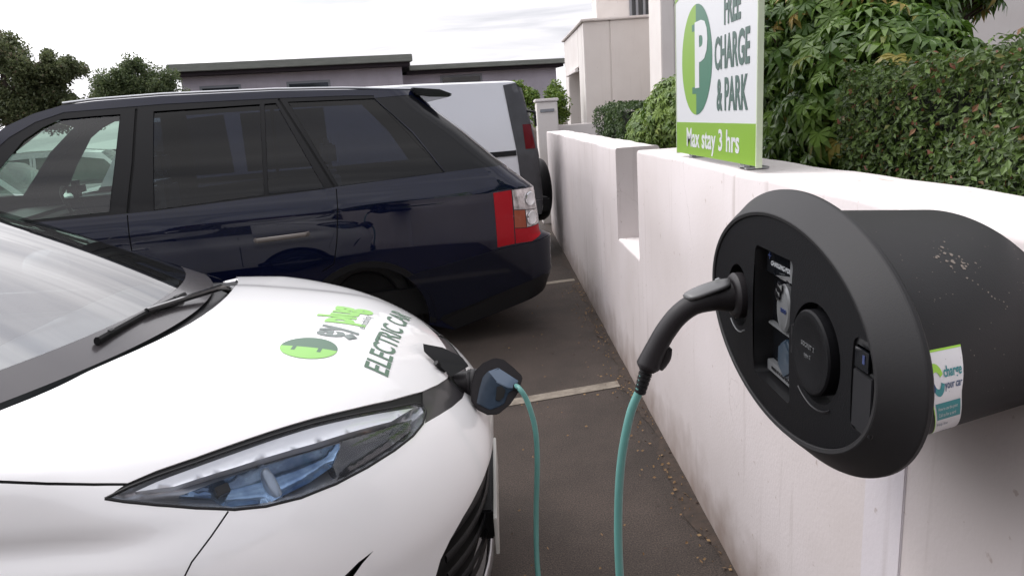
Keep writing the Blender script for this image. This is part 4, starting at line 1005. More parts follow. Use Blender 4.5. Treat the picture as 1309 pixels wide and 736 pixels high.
# headlights: bowl, chrome wing, blue dish, dark projector module, clear cover
M_bowl=mat('lamp_bowl',(.42,.43,.45),.25,.7); M_bluerefl=mat('lamp_blue',(.035,.085,.19),.14,.75,.5,col2=(.22,.33,.46),scale=14)
M_lens=glassmat('lamp_cover',(.93,.94,.96),1.32); M_lampdark=mat('lamp_dark',(.012,.013,.017),.10,.2,1); M_bulb=mat('lamp_inner_white',(.75,.76,.78),.15,.3,.6)
CH=[(-.700,-.806,.928),(-.668,-.778,.932),(-.612,-.733,.934),(-.5525,-.680,.933),(-.490,-.620,.930),(-.423,-.553,.922),(-.351,-.481,.906),(-.2735,-.396,.881),(-.224,-.334,.860),(-.266,-.425,.868),(-.412,-.588,.900),(-.546,-.705,.914),(-.640,-.775,.917)]
BL=[(-.6281,-.782,.9054),(-.5445,-.7140,.9080),(-.4144,-.5975,.8950),(-.3582,-.5420,.8860),(-.3572,-.5863,.8556),(-.4081,-.6552,.8455),(-.473,-.7207,.8408),(-.5499,-.7649,.861),(-.5711,-.7607,.8829)]
DK=[(-.3552,-.5400,.885),(-.2678,-.4330,.8665),(-.2165,-.3604,.8485),(-.2177,-.3999,.8343),(-.2566,-.478,.8328),(-.3088,-.558,.8312),(-.3573,-.6179,.8303),(-.3682,-.6009,.8545)]
def lamp(side):
    key='lamp_r' if side<0 else 'lamp_l'; mm=(lambda P:P) if side<0 else mir
    root=wsheet('headlight',key,M_lens)
    poly=densify(dict(regs)[key],.0125)
    # depth field: deeper away from the rim
    def dist(p): return min(math.hypot(p[0]-q[0],p[1]-q[1]) for q in poly)
    idx={i for t in res[key] for i in t}; P=list(P3)
    for i in idx:
        d=dist(vs[i]); k=.010+.050*(1-math.exp(-d/.012)); P[i]=tuple(P3[i][j]-N3[i][j]*k for j in range(3))
    tr=[]
    for t in res[key]:
        a,b,c=(Vector(P[i]) for i in t); tr.append(t if (b-a).cross(c-a).dot(Vector(N3[t[0]]))>0 else t[::-1])
    sheet_obj('bowl',P,tr,M_bowl,root)
    # dark rim line round the cover
    Q=[surf(*p) for p in poly]; G=[grad(*p) for p in Q]; n=len(Q)
    mb=MB(); mb.tube([tuple(q[j]-g[j]*.002 for j in range(3)) for q,g in zip(Q+Q[:1],G+G[:1])],.0035,8,cap=False); mb.build('lamp_rim',M_trim,root,smooth=True)
    def piece(name,poly3,m,d0,dome_,th=.01):
        pp=pq(mm(poly3)); v2,r2=cut_sheet(pp,[],.008); S=[surf(*p) for p in v2]; Gn=[grad(*p) for p in S]; pd_=densify(pp,.008)
        Z=[]
        for p,s_,g in zip(v2,S,Gn):
            d=min(math.hypot(p[0]-q[0],p[1]-q[1]) for q in pd_); k=d0-dome_*(1-math.exp(-d/.010)); Z.append(tuple(s_[j]-g[j]*k for j in range(3)))
        tr=[]
        for t in r2['rest']:
            a,b,c=(Vector(Z[i]) for i in t); tr.append(t if (b-a).cross(c-a).dot(Vector(Gn[t[0]]))>0 else t[::-1])
        o=sheet_obj(name,Z,tr,m,root)
        # skirt down into the bowl
        A=[];B=[]
        for q in pd_:
            s_=surf(*q); g=grad(*s_); A.append(tuple(s_[j]-g[j]*d0 for j in range(3))); B.append(tuple(s_[j]-g[j]*(d0+.03) for j in range(3)))
        n=len(A); pyobj('skirt',A+B,[(k,(k+1)%n,n+(k+1)%n,n+k) for k in range(n)],m,o,True)
        return o
    piece('chrome_wing',CH,M_bulb,.007,-.006); piece('blue_dish',BL,M_bluerefl,.028,-.022); piece('projector_module',DK,M_lampdark,.020,.004)
    c=Vector(mm([(-.475,-.685,.868)])[0]); g=Vector(grad(*c)); 
    mb=MB(); mb.lathe([(0,.016),(.012,.015),(.022,.009),(.027,0),(.030,-.012)][::-1],frame(c-g*.034,g,(.6,-.6*side*-1,0)) @Matrix.Diagonal((1.9,.50,.7,1)),28); mb.build('projector',mat('projector_highlight',(.22,.27,.34),.08,.3,1),root,smooth=True)  # flattened and pale: stands in for the long white-blue highlight in the lamp
    c=Vector(mm([(-.56,-.74,.888)])[0]); g=Vector(grad(*c)); mb=MB(); mb.box((-.014,-.010,-.02),(.014,.010,.004),M=frame(c-g*.020,g,(.6,.6,0))); mb.build('lamp_bracket',M_trim,root,bevel=.002)
    c=Vector(mm([(-.30,-.475,.852)])[0]); g=Vector(grad(*c)); mb=MB(); mb.lathe([(0,.010),(.012,.009),(.022,.004),(.026,-.004)][::-1],frame(c-g*.026,g),24); mb.build('indicator',mat('amber_bulb',(.30,.13,.04),.15,.2,.8),root,smooth=True)
lamp(-1); lamp(1)
# opened charge-port flap standing up from the nose, and the port ring
mb=MB()
Lf=[(-.219,-.020,.921),(-.163,.000,.898),(-.108,-.010,.869),(-.089,-.050,.857),(-.142,-.090,.842),(-.186,-.070,.882),(-.215,-.050,.906)]
n=len(Lf); up=Vector((-.55,.55,.60)).normalized()*.012; v=[Vector(p) for p in Lf]+[Vector(p)+up for p in Lf]
mb.add(v,[tuple(range(n))[::-1],tuple(range(n,2*n))]+[(i,(i+1)%n,n+(i+1)%n,n+i) for i in range(n)]); mb.build('charge_port_flap',mat('flap_black',(.006,.006,.007),.4,spec=.15),wc,bevel=.003)
mb=MB(); mb.tube([(-.165,-.055,.85),(-.185,-.075,.885)],.008,10); mb.build('flap_hinge',M_blackpl,wc,smooth=True)
mb=MB(); mb.lathe([(.052,-.02),(.056,.004),(.050,.012),(.040,.012),(.038,-.02)],frame((-.128,-.035,.802),(.62,-.12,.60)),32,cap=False); mb.lathe([(0,-.012),(.040,-.012)][::-1],frame((-.128,-.035,.802),(.62,-.12,.60)),32,cap=False); mb.build('charge_port',M_blackpl,wc,smooth=True)
# decals on the bonnet: text x runs across the car (+y), text up runs back (-x)
M_decg=mat('decal_green',(.28,.54,.16),.5,spec=.2); M_decd=mat('decal_dark',(.12,.19,.14),.5,spec=.2); M_decs=mat('decal_grey',(.20,.23,.22),.5,spec=.2)
def onhood(x,y,off=.0016): return Vector((x,y,zsurf(x,y)+off))
def hood_text(body,size,x,y,m,wid=1,bold=0,shear=0):
    o=text_mesh('decal',body,size,m,None,wc,0,bold,wid=wid,depth_fn=lambda p:Vector((p.x,p.y,0)))
    bm=bmesh.new(); bm.from_mesh(o.data)
    for _ in range(2): bmesh.ops.subdivide_edges(bm,edges=[e for e in bm.edges if e.calc_length()>.02],cuts=1)
    bmesh.ops.triangulate(bm,faces=bm.faces)
    for v in bm.verts: v.co=onhood(x-v.co.y+shear*v.co.x,y+v.co.x)
    bm.to_mesh(o.data); bm.free(); return o
def hood_poly(P,m,off=.0016):
    v2,r2=cut_sheet(P,[],.012); v=[onhood(a,b,off) for a,b in v2]; f=[]
    for t in r2['rest']:
        a,b,c=(v[i] for i in t); f.append(t if (b-a).cross(c-a).z>0 else t[::-1])
    return pyobj('decal',v,f,m,wc,True)
hood_text('ELECTRIC CAR',.083,-.317,-.005,M_decd,wid=1.03,bold=.0012,shear=0)
cx_,cy_,r_=-.497,-.245,.073
hood_poly([(cx_-r_*math.sin(R(a)),cy_+r_*math.cos(R(a))) for a in range(90,271,6)],M_decg)
hood_poly([(cx_-r_*math.sin(R(a)),cy_+r_*math.cos(R(a))) for a in range(-90,91,6)],M_decd)
for dx in (-.036,.030): hood_poly([(cx_+dx-.005,cy_-.026),(cx_+dx+.005,cy_-.026),(cx_+dx+.005,cy_+.002),(cx_+dx-.005,cy_+.002)],M_decd,.0020)
hood_text('ey',.150,-.478,-.100,M_decs,wid=.72,bold=.004)
hood_text('plug',.150,-.478,.068,M_decg,wid=.72,bold=.008)
hood_text('e-mobility',.034,-.398,.03,M_decs,wid=1.0)
hood_poly([(-.412+.020*math.sin(R(90*k)),-.125+.026*math.cos(R(90*k))) for k in range(4)],M_decs)
# ---- screen, pillars, roof and the rest of the shell
M_screen_w=glassmat('windscreen_glass',(.22,.24,.25),2.7); M_side_w=glassmat('side_glass',(.35,.38,.37),1.7)
def scr(u,t,off=0):
    b=Vector((-.925-.42*(.80*u)**2,.80*u,1.052-.010*u*u)); T=Vector((-2.06-.12*u*u,.60*u,1.505-.035*u*u))
    p=b.lerp(T,t); nb=Vector((.42,0,.9)); p=p+nb*(.035*math.sin(math.pi*t)*(1-.5*u*u)+off); return p
def scr_sheet(name,u0,u1,t0,t1,m,parent,off=0,nu=24,nt=16,fn=None):
    v=[scr(u0+(u1-u0)*i/nu,t0+(t1-t0)*j/nt,off) for j in range(nt+1) for i in range(nu+1)]
    f=[(j*(nu+1)+i,j*(nu+1)+i+1,(j+1)*(nu+1)+i+1,(j+1)*(nu+1)+i) for j in range(nt) for i in range(nu)]
    return pyobj(name,v,[q[::-1] for q in f] if True else f,m,parent,True)
ws=scr_sheet('windscreen',-.93,.93,.085,.97,M_screen_w,wc)
M_frit=mat('black_frit',(.006,.006,.007),.10,0,.7)
scr_sheet('frit',-.93,.93,.0,.0845,mat('lower_frit',(.055,.05,.053),.25,0,.3,.1,spec=.3),ws,0,24,4); scr_sheet('frit',-.93,.93,.94,.97,M_frit,ws,-.004,24,3)
for a in ((-.93,-.88,.05,.94),(.88,.93,.05,.94)): scr_sheet('frit',*a,M_frit,ws,-.004,3,16)
for s_ in (-1,1): scr_sheet('pillar',.93*s_,1.0*s_,-.06,1.0,M_gloss,wc,-.002,4,16) if s_>0 else scr_sheet('pillar',-1.0,-.93,-.06,1.0,M_gloss,wc,-.002,4,16)
# dashboard and seats behind the glass
mb=MB(); mb.box((-2.0,-.72,.62),(-1.18,.72,.935)); mb.build('dashboard',mat('dash_grey',(.16,.15,.155),.7,bump=.2,bscale=300),wc,bevel=.06,bseg=4)
for s_ in (-1,1):
    mb=MB(); mb.box((-3.0,s_*.37-.25,.35),(-2.45,s_*.37+.25,.60)); mb.box((-3.18,s_*.37-.24,.5),(-3.02,s_*.37+.24,1.12)); mb.box((-3.17,s_*.37-.12,1.16),(-3.05,s_*.37+.12,1.34)); mb.build('seat',mat('seat_cloth',(.09,.09,.095),.9),wc,bevel=.04,bseg=3)
# roof and tail as one shell
rings=[]
for i in range(25):
    t=i/24; x=-2.055-2.19*t; zt=1.505+.045*math.sin(math.pi*min(1,t*1.25)*.8)-.62*max(0,t-.80)**1.2*3.0; hw=.60+.02*math.sin(math.pi*t)-.05*t
    rings.append([(x-.12*(k/12)**2*(1-t),hw*k/12,zt-.040*(k/12)**2-.03*(abs(k)/12)**6) for k in range(-12,13)])
loft('roof',rings,M_white,wc)
for s_ in (-1,1):
    # side: lower panels carry on the front section, greenhouse leans in
    rng=[]
    zs=[p[2] for p in sec]; 
    for i in range(33):
        x=XR-2.98*i/32; t=i/32; taper=.10*max(0,t-.8)**2/.04; r=[]
        for (px,py,pz) in sec[:15]:
            top=min(pz,.98+.05*t) if pz<.98 else pz+.03*t
            r.append((x,s_*(abs(py)-taper),pz+ (.10*t*max(0,(pz-.7))/.3)))
        rng.append(r)
    v2=[p for r in rng for p in r]; m_=len(rng[0]); f=[]
    for i in range(32):
        for k in range(m_-1):
            xm=(rng[i][k][0]+rng[i+1][k][0])/2; zm=(rng[i][k][2]+rng[i][k+1][2])/2
            if (xm+3.66)**2+(zm-.31)**2<.355**2: continue
            q=(i*m_+k,(i+1)*m_+k,(i+1)*m_+k+1,i*m_+k+1); f.append(q if s_<0 else q[::-1])
    sd=pyobj('side_body',v2,f,M_white,wc,True)
    top=[r[-1] for r in rng]
    g=[];gi=[]
    for i in range(33):
        x,y,z=top[i]; t=i/32
        xr=max(min(-1.25,x),-4.2); rt=min(1,max(0,(x+1.22)/-.86)); zt=1.0+.47*rt**.8-.35*max(0,t-.82)/.18*.9; yt=.80-.215*rt
        g.append([(x,y,z),(x-.0,s_*(abs(y)-.012),z+.012),(x,s_*((abs(y)-.012)*.5+yt*.5+.01),max(z+.013,(z+zt)/2)),(x,s_*yt,max(z+.014,zt))])
    loft('side_glass',g,M_side_w,wc,flip=(s_>0))
    for xx in (-2.35,-3.35):
        j=min(range(33),key=lambda q:abs(top[q][0]-xx)); a=g[j]; mb=MB(); mb.tube([Vector(p)+Vector((0,s_*.004,0)) for p in a],[(.045,.008)]*4,8,flat=(0,1,0)); mb.build('door_pillar',M_gloss,wc,smooth=True)
    mb=MB(); mb.tube([(x_,s_*(ysurf(XR,.985,1)[1]+.004),z_) for x_,z_ in ((-1.28,.985),(-2.2,1.005),(-3.3,1.045),(-4.1,1.09))],.009,8); mb.build('window_trim',M_gloss,wc,smooth=True)
    for xx in (-1.42,-2.42,-3.38):
        mb=MB(); mb.tube([(xx,s_*(ysurf(XR,z,1)[1]+.0008),z) for z in (.34,.45,.55,.65,.75,.85,.93)],[(.0030,.0012)]*7,6,flat=(0,1,0)); mb.build('door_gap',M_dark,wc)
    for xx in (-2.20,-3.18):
        mb=MB(); mb.tube([(xx-.09,s_*.885,.86),(xx-.07,s_*.915,.865),(xx+.07,s_*.915,.865),(xx+.09,s_*.885,.86)],[(.012,.014)]*4,10,flat=(0,1,0)); mb.build('door_handle',M_white,wc,smooth=True)
    mb=MB(); mb.lathe([(.0,-.062),(.045,-.058),(.072,-.040),(.082,-.005),(.078,.035),(.066,.055),(.0,.056)],frame((-1.92,s_*.985,1.085),(-1,0,0),(0,1,0))@Matrix.Diagonal((1.25,.85,1,1)),28); mr_=mb.build('door_mirror',M_white,wc,smooth=True); mb=MB(); mb.tube([(-1.90,s_*.84,1.005),(-1.905,s_*.90,1.03),(-1.91,s_*.945,1.06)],[.020,.017,.016],10); mb.build('mirror_arm',M_gloss,mr_,smooth=True)
    for cxw in (-.965,-3.66): wheel(wc,(cxw,s_*.775,.315),.315,.205,s_)
    mb=MB(); mb.box((-1.34,min(s_*.45,s_*.70),.05),(-.60,max(s_*.45,s_*.70),.66)); mb.build('wheel_housing',M_dark,wc)
mb=MB(); mb.box((-4.20,-.72,.20),(-4.30,.72,1.02)[0:3] if False else (-4.14,.72,1.05)); mb.build('rear_bumper',M_white,wc,bevel=.05,bseg=4)
mb=MB(); mb.box((-4.2,-.70,.16),(-.42,.70,.30)); mb.build('underbody',M_dark,wc)
mb=MB(); mb.box((-4.13,-.56,1.055),(-4.10,.56,1.35),M=Matrix.Identity(4)); mb.build('rear_glass',M_winglass,wc,bevel=.01)
# wipers
def wiper(A,B,pivot,name='wiper'):
    A=Vector(A);B=Vector(B);pv=Vector(pivot); n=Vector((.42,0,.9)); d=(B-A).normalized(); mid=A.lerp(B,.5)
    mb=MB(); mb.tube([A+n*.012,mid+n*.018,B+n*.012],[(.009,.012)]*3,8,flat=tuple(n)); w=mb.build('wiper',M_blackpl,wc,smooth=True)
    mb=MB(); mb.tube([pv,pv.lerp(mid,.2)+n*.035,mid+n*.028],[.014,.011,.008],8); mb.tube([pv-n*.02,pv+n*.018],.016,12); mb.build('wiper_arm',M_gloss,w,smooth=True)
    mb=MB()
    for k in (1,3,5,7): p=A.lerp(B,k/8)+n*.020; mb=MB(); mb.box((-.010,-.004,-.003),(.010,.004,.006),M=frame(p,n,d)); mb.build('clip',M_blackpl,w)
def sp(x,y):   # point on the screen glass for plan position
    best=None
    for i in range(61):
        u=y/.75; t=i/60
        for _ in range(4): p=scr(u,t); u+= (y-p.y)/.72
        p=scr(u,t); e=abs(p.x-x)
        if best is None or e<best[0]: best=(e,p)
    return best[1]
wiper(sp(-1.02,-.30),sp(-.985,.16),(-.935,.43,1.03))
wiper(sp(-1.35,-.30),sp(-1.12,.10),(-1.10,-.58,1.04)) if False else None

# ------------------------------------------------------------------ cars built from a cut side sheet
def build_side_car(root,S):
    """S: outline of one flank in (s,z), s growing towards the tail (local x = -s); y = half width - inset"""
    hw=S['hw']; ins=S['inset']; out=S['outline']; regs=S['regs']; hstep=S.get('h',.035); c=S.get('corner',.22); cf=S.get('cornerf',.28)
    rr_=S['rear']; ff_=S['front']
    def Y(s,z):
        i=ins(s,z); r=rr_(z); f=ff_(z)
        if s>r-c: k=min(1,(s-(r-c))/c); i+=c*(1-math.sqrt(max(0,1-k*k)))
        if s<f+cf: k=min(1,((f+cf)-s)/cf); i+=cf*.9*(1-math.sqrt(max(0,1-k*k)))
        return hw-i
    vs_,rs=cut_sheet(out,[(k,p) for k,p,_,_ in regs],hstep)
    def add_row(): pass
    for side in (1,-1):
        def P(s,z,o=0): return (-s,side*(Y(s,z)-o),z)
        P3_=[P(*v) for v in vs_]
        N3_=[]
        for (a_,b_) in vs_:
            e_=.004; ys=(Y(a_+e_,b_)-Y(a_-e_,b_))/(2*e_); yz=(Y(a_,b_+e_)-Y(a_,b_-e_))/(2*e_); ys=max(-6,min(6,ys)); N3_.append(Vector((ys,side,-yz)).normalized())
        def mk(name,key,m,o=0,parent=root):
            Q=P3_ if not o else [P(v[0],v[1],o) for v in vs_]; tr=[]
            for t in rs[key]:
                a,b,cc=(Vector(Q[i]) for i in t); tr.append(t if (b-a).cross(cc-a).y*side>0 else t[::-1])
            return sheet_obj(name,Q,tr,m,parent,N3_) if tr else None
        mk(S.get('body_name','side_panel'),'rest',S['paint'])
        for k,p,m,o in regs:
            if m is None: continue
            nm=k.split('|')[0]; ob=mk(nm,k,m,o)
            if o and ob:
                pp=densify(p,hstep*.6); n=len(pp); A=[P(*q) for q in pp]; B=[P(q[0],q[1],o) for q in pp]
                pyobj('edge',A+B,[(i,(i+1)%n,n+(i+1)%n,n+i) for i in range(n)],S['edge_mat'],ob,False)
    # strip over the top from flank to flank, and down both ends
    top=S['top']; K=16; crown=S.get('crown',.05)
    def band(name,pts,m,cr,parent=root,inn=0):
        rings=[]
        for (s,z) in pts:
            y=Y(s,z)-inn; rings.append([(-s,y*k/K,z+cr*(1-(k/K)**2)) for k in range(-K,K+1)])
        v=[p for r_ in rings for p in r_]; n=2*K+1
        f=[(i*n+k,i*n+k+1,(i+1)*n+k+1,(i+1)*n+k) for i in range(len(rings)-1) for k in range(n-1)]
        return pyobj(name,v,f,m,parent,True)
    for nm,pts,m,cr in top:
        q=[]
        for a,b in zip(pts,pts[1:]):
            k=max(1,int(math.dist(a,b)/.08)); q+=[(a[0]+(b[0]-a[0])*i/k,a[1]+(b[1]-a[1])*i/k) for i in range(k)]
        band(nm,q+[pts[-1]],m,cr)
    for cx,cz,r,w in S['wheels']:
        for side in (1,-1): wheel(root,(-cx,side*(hw-S.get('wheel_in',.03)-w/2),cz),r,w,side,S.get('spokes',5),rim=S.get('rim'))
        mb=MB(); mb.box((-cx-r-.06,-hw+.30,.1),(-cx+r+.06,hw-.30,cz+r*.9)); mb.build('wheel_housing',M_dark,root)
    mb=MB(); s0,s1=S['floor']; mb.box((-s1,-hw+.22,.22),(-s0,hw-.22,.42)); mb.build('underbody',M_dark,root)
    return Y

# ---- dark blue SUV
SUV=(-1.036,4.627); ph=R(14); HWS=.96
# the flank plane passes through SUV at s=0; the centre line is half a width farther off
sx,sy=SUV[0]-math.sin(ph)*HWS,SUV[1]+math.cos(ph)*HWS
suv=empty('parked_car',(sx,sy,0),ph+math.pi,label='dark navy blue estate SUV with red and clear tail lamp, parked beside the white car',cat='car')
def suv_inset(s,z): return max(0,z-1.19)**1.15*.36+max(0,.75-z)*.10+.95*max(0,min(z,1.19)-1.0)**2+.10*max(0,z-.72)**2-.004*math.exp(-((z-1.03-.03*(s+1))/.02)**2)
def suv_rear(z):
    pts=[(.15,1.38),(.38,1.47),(.46,1.50),(.716,1.495),(.76,1.42),(1.075,1.39),(1.18,1.27),(1.31,1.13),(1.508,.94),(1.677,.75),(1.85,.60)]
    for (a,ra),(b,rb) in zip(pts,pts[1:]):
        if z<=b: return ra+(rb-ra)*(z-a)/(b-a)
    return .62
def suv_front(z): return -3.30+ (max(0,z-.8)*.5 if z>.8 else max(0,.5-z)*.2)
ROOF=[(-2.42,1.22),(-2.12,1.54),(-1.885,1.722),(-1.743,1.785),(-1.58,1.828),(-1.4,1.842),(-1.005,1.852),(-.306,1.844),(.138,1.826),(.62,1.795)]
def arcp(cx,cz,r,a0,a1,n=20): return [(cx+r*math.cos(R(a0+(a1-a0)*i/n)),cz+r*math.sin(R(a0+(a1-a0)*i/n))) for i in range(n+1)]
suv_out=ROOF+[(.66,1.76),(.75,1.677),(.94,1.508),(1.13,1.31),(1.27,1.18),(1.385,1.075),(1.395,.90),(1.40,.76),(1.492,.716),(1.50,.42),(1.46,.315),(.70,.115)]
suv_out+=arcp(.12,.245,.405,-9,189)+[(-.35,.24),(-2.05,.24)]+arcp(-2.50,.325,.405,-16,196)+[(-3.15,.30),(-3.30,.45),(-3.32,.70),(-3.22,1.0),(-3.05,1.08),(-2.5,1.16)]
fwin=[(-2.16,1.165),(-2.05,1.30),(-1.96,1.43),(-1.885,1.521),(-1.795,1.631),(-1.691,1.70),(-1.588,1.744),(-1.42,1.750),(-1.254,1.752),(-1.275,1.62),(-1.301,1.455),(-1.355,1.174)]
rwin=[(-1.06,1.757),(-.414,1.762),(-.452,1.192),(-1.106,1.162)]
rtri=[(-.385,1.762),(-.312,1.764),(-.075,1.198),(-.426,1.194)]
qtr=[(-.235,1.766),(.332,1.755),(.44,1.64),(.555,1.508),(.65,1.36),(.727,1.232),(.018,1.205)]
dpan=[(.335,1.757),(.60,1.765),(.73,1.655),(.91,1.49),(1.10,1.30),(1.17,1.245),(.735,1.232),(.56,1.515)]
frame_=[(-2.34,1.17),(-2.10,1.45),(-1.87,1.655),(-1.73,1.735),(-1.57,1.785),(-1.0,1.800),(-.3,1.795),(.14,1.785),(.335,1.775),(.335,1.757),(.735,1.231),(.018,1.202),(-.10,1.192),(-1.10,1.155),(-2.2,1.150)]
def line(P,w=.004):
    L=[];Q=[]
    for i,p in enumerate(P):
        a=P[max(0,i-1)];b=P[min(len(P)-1,i+1)];dx,dy=b[0]-a[0],b[1]-a[1];l=math.hypot(dx,dy)
        L.append((p[0]-dy/l*w,p[1]+dx/l*w));Q.append((p[0]+dy/l*w,p[1]-dx/l*w))
    return L+Q[::-1]
M_priv=glassmat('privacy_glass',(.17,.19,.25),1.48); M_fglass=glassmat('green_glass',(.55,.66,.60),1.75)
M_dgloss=mat('pillar_gloss',(.006,.0065,.008),.3,0,.4,.12,spec=.1)
M_red=mat('lamp_red',(.36,.004,.012),.3,0,.25,.03,spec=.1); M_clear=mat('lamp_clear',(.50,.46,.46),.14,.35,1,var=.4,scale=26); M_amber=mat('lamp_amber',(.30,.075,.04),.3,0,.3,.03,spec=.1)
suv_regs=[
 ('window|front',fwin,M_fglass,.012),('window|rear',rwin,M_priv,.012),('window|vent',rtri,M_priv,.012),('window|quarter',qtr,M_priv,.008),
 ('pillar_panel',dpan,M_dgloss,.002),
 ('door_gap|b1',line([(-1.160,1.78),(-1.20,1.45),(-1.255,1.16)],.006),M_dark,.008),
 ('door_gap|c1',line([(-.292,1.79),(-.15,1.50),(-.012,1.205)],.006),M_dark,.008),
 ('window_frame',frame_,M_trim,.003),
 ('door_gap|b2',line([(-1.257,1.145),(-1.262,1.0),(-1.27,.6),(-1.25,.30)],.0035),M_dark,.008),
 ('door_gap|c2',line([(0,1.188),(-.009,1.048),(-.04,.85),(-.077,.70),(-.16,.66)],.0035),M_dark,.008),
 ('door_gap|a2',line([(-2.28,1.14),(-2.25,.9),(-2.14,.6),(-2.06,.30)],.0035),M_dark,.008),
 ('tail_lamp_red',[(1.045,1.066),(1.176,1.075),(1.172,.698),(1.046,.686)],M_red,-.004),
 ('tail_lamp_clear',[(1.181,1.075),(1.378,1.074),(1.382,.922),(1.183,.939)],M_clear,-.006),
 ('tail_lamp_amber',[(1.183,.934),(1.266,.928),(1.268,.805),(1.180,.810)],M_amber,-.004),
 ('tail_lamp_reverse',[(1.270,.926),(1.383,.918),(1.384,.815),(1.272,.806)],M_clear,-.006),
 ('tail_lamp_red|low',[(1.180,.805),(1.268,.800),(1.384,.810),(1.385,.742),(1.301,.702),(1.180,.699)],M_red,-.004),
 ('lower_trim',[(.705,.122),(1.458,.322),(1.488,.40),(1.40,.445),(1.0,.335),(.62,.235),(.60,.21)],M_trim,-.006),
 ('bumper',[(.50,.578),(.80,.628),(1.069,.672),(1.30,.694),(1.47,.715),(1.497,.70),(1.50,.43),(1.489,.405),(1.40,.446),(1.0,.336),(.60,.21)]+[p for p in arcp(.12,.245,.409,0,48,8)],M_navytrim,-.010),
 ('arch_moulding',[p for p in arcp(.12,.245,.409,-6,186,26)]+[p for p in arcp(.12,.245,.452,186,-6,26)],M_trim,-.014),
 ('arch_moulding|f',[p for p in arcp(-2.50,.325,.409,-12,192,26)]+[p for p in arcp(-2.50,.325,.455,192,-12,26)],M_trim,-.014),
 ('sill_trim',[(-.36,.245),(-.30,.34),(-2.02,.34),(-2.04,.245)],M_trim,-.008),
]
Ysuv=build_side_car(suv,dict(hw=HWS,inset=suv_inset,outline=suv_out,regs=suv_regs,h=.034,corner=.20,cornerf=.34,rear=suv_rear,front=suv_front,paint=M_navy,edge_mat=M_trim,
 top=[('bonnet',[(-3.22,1.0),(-3.05,1.08),(-2.5,1.16),(-2.42,1.22)],M_navy,.03),('windscreen',[(-2.415,1.225),(-2.10,1.512),(-1.875,1.688)],M_fglass,.06),
      ('roof',ROOF[2:],M_navy,.035),('tailgate_glass',[(.67,1.755),(.75,1.677),(.94,1.508),(1.13,1.31),(1.27,1.18)],M_priv,0),
      ('tailgate',[(1.272,1.178),(1.385,1.075),(1.395,.90),(1.40,.76)],M_navy,0),('rear_bumper',[(1.402,.758),(1.492,.716),(1.50,.46),(1.455,.378),(1.38,.30)],M_navytrim,0),
      ('nose',[(-3.15,.30),(-3.30,.45),(-3.32,.70),(-3.22,1.0)],M_navytrim,0)],
 wheels=[(.12,.335,.335,.26),(-2.50,.335,.335,.26)],wheel_in=.26,rim=mat('shaded_alloy',(.016,.016,.018),.5,.0,spec=.1),floor=(-3.0,1.3)))  # rim colour near black to stand for the shade inside the wheel arch
# roof rail, spoiler, handles, lamps details
for side in (1,-1):
    for nm,xc in (('door_handle',-.378),('door_handle',-1.52)):
        y=side*(Ysuv(xc,.925)); mb=MB()
        mb.tube([(-xc+.165,y-.004*side,.912),(-xc+.15,y+.030*side,.914),(-xc,y+.040*side,.918),(-xc-.15,y+.030*side,.922),(-xc-.165,y-.004*side,.922)],[(.016,.012)]*5,10,flat=(0,1,0)); mb.build('door_handle',mat('handle_bronze',(.20,.18,.165),.4,.3),suv,smooth=True)
    pts=[(-s,side*(Ysuv(s,z)-.015),z+.012) for s,z in ROOF[4:]]; mb=MB(); mb.tube(pts,[(.010,.008)]*len(pts),8); mb.build('roof_strip',M_alloy,suv,smooth=True)
    for xc in (-2.02,): 
        mb=MB(); mb.box((2.02,side*.98-.0 if side>0 else -1.16,1.16),(2.14,1.16 if side>0 else -.98,1.30)); mb.build('door_mirror',M_trim,suv,bevel=.04,bseg=4)
    # bright rings moulded in the tail lamp
    for z in (1.0,.865):
        s_=1.315; y=side*Ysuv(s_,z); mb=MB(); mb.lathe([(.046,0),(.050,.006),(.044,.010),(.034,.003),(.0,.001)],frame((-s_,y+side*.007,z),(-.55,side*.83,0)),28,cap=False); mb.build('lamp_ring',M_chrome,suv,smooth=True)
mb=MB(); y=.60; mb.prism([(-.60,1.815),(-.80,1.792),(-.895,1.752),(-.86,1.735),(-.72,1.745),(-.62,1.765)],Matrix(((1,0,0,0),(0,0,1,-y),(0,1,0,0),(0,0,0,1))),2*y); mb.build('roof_spoiler',M_dgloss,suv,bevel=.010)
for a,b in (((1.8,-.62),(1.30,-.18)),((1.8,.18),(1.30,.62)),((.55,-.62),(.05,-.18)),((.55,.18),(.05,.62))):
    x0,x1=min(a[0],b[0]),max(a[0],b[0]); mb=MB(); mb.box((x0,a[1],.50),(x1,b[1],.72)); mb.box((x0-.10,a[1]+.01,.6),(x0+.03,b[1]-.01,1.28)); mb.box((x0-.09,a[1]+.09,1.31),(x0+.01,b[1]-.09,1.50)); mb.build('seat',mat('leather_grey',(.22,.215,.22),.5,var=.1),suv,bevel=.04,bseg=4)
mb=MB(); mb.box((2.0,-.78,.75),(2.45,.78,1.13)); mb.build('dashboard',M_blackpl,suv,bevel=.05,bseg=3)
mb=MB(); mb.lathe([(.175,-.012),(.19,0),(.175,.012),(.165,0),(.175,-.012)],frame((1.90,-.38,1.12),(-.9,0,.4)),32,cap=False); mb.build('steering_wheel',M_blackpl,suv,smooth=True)

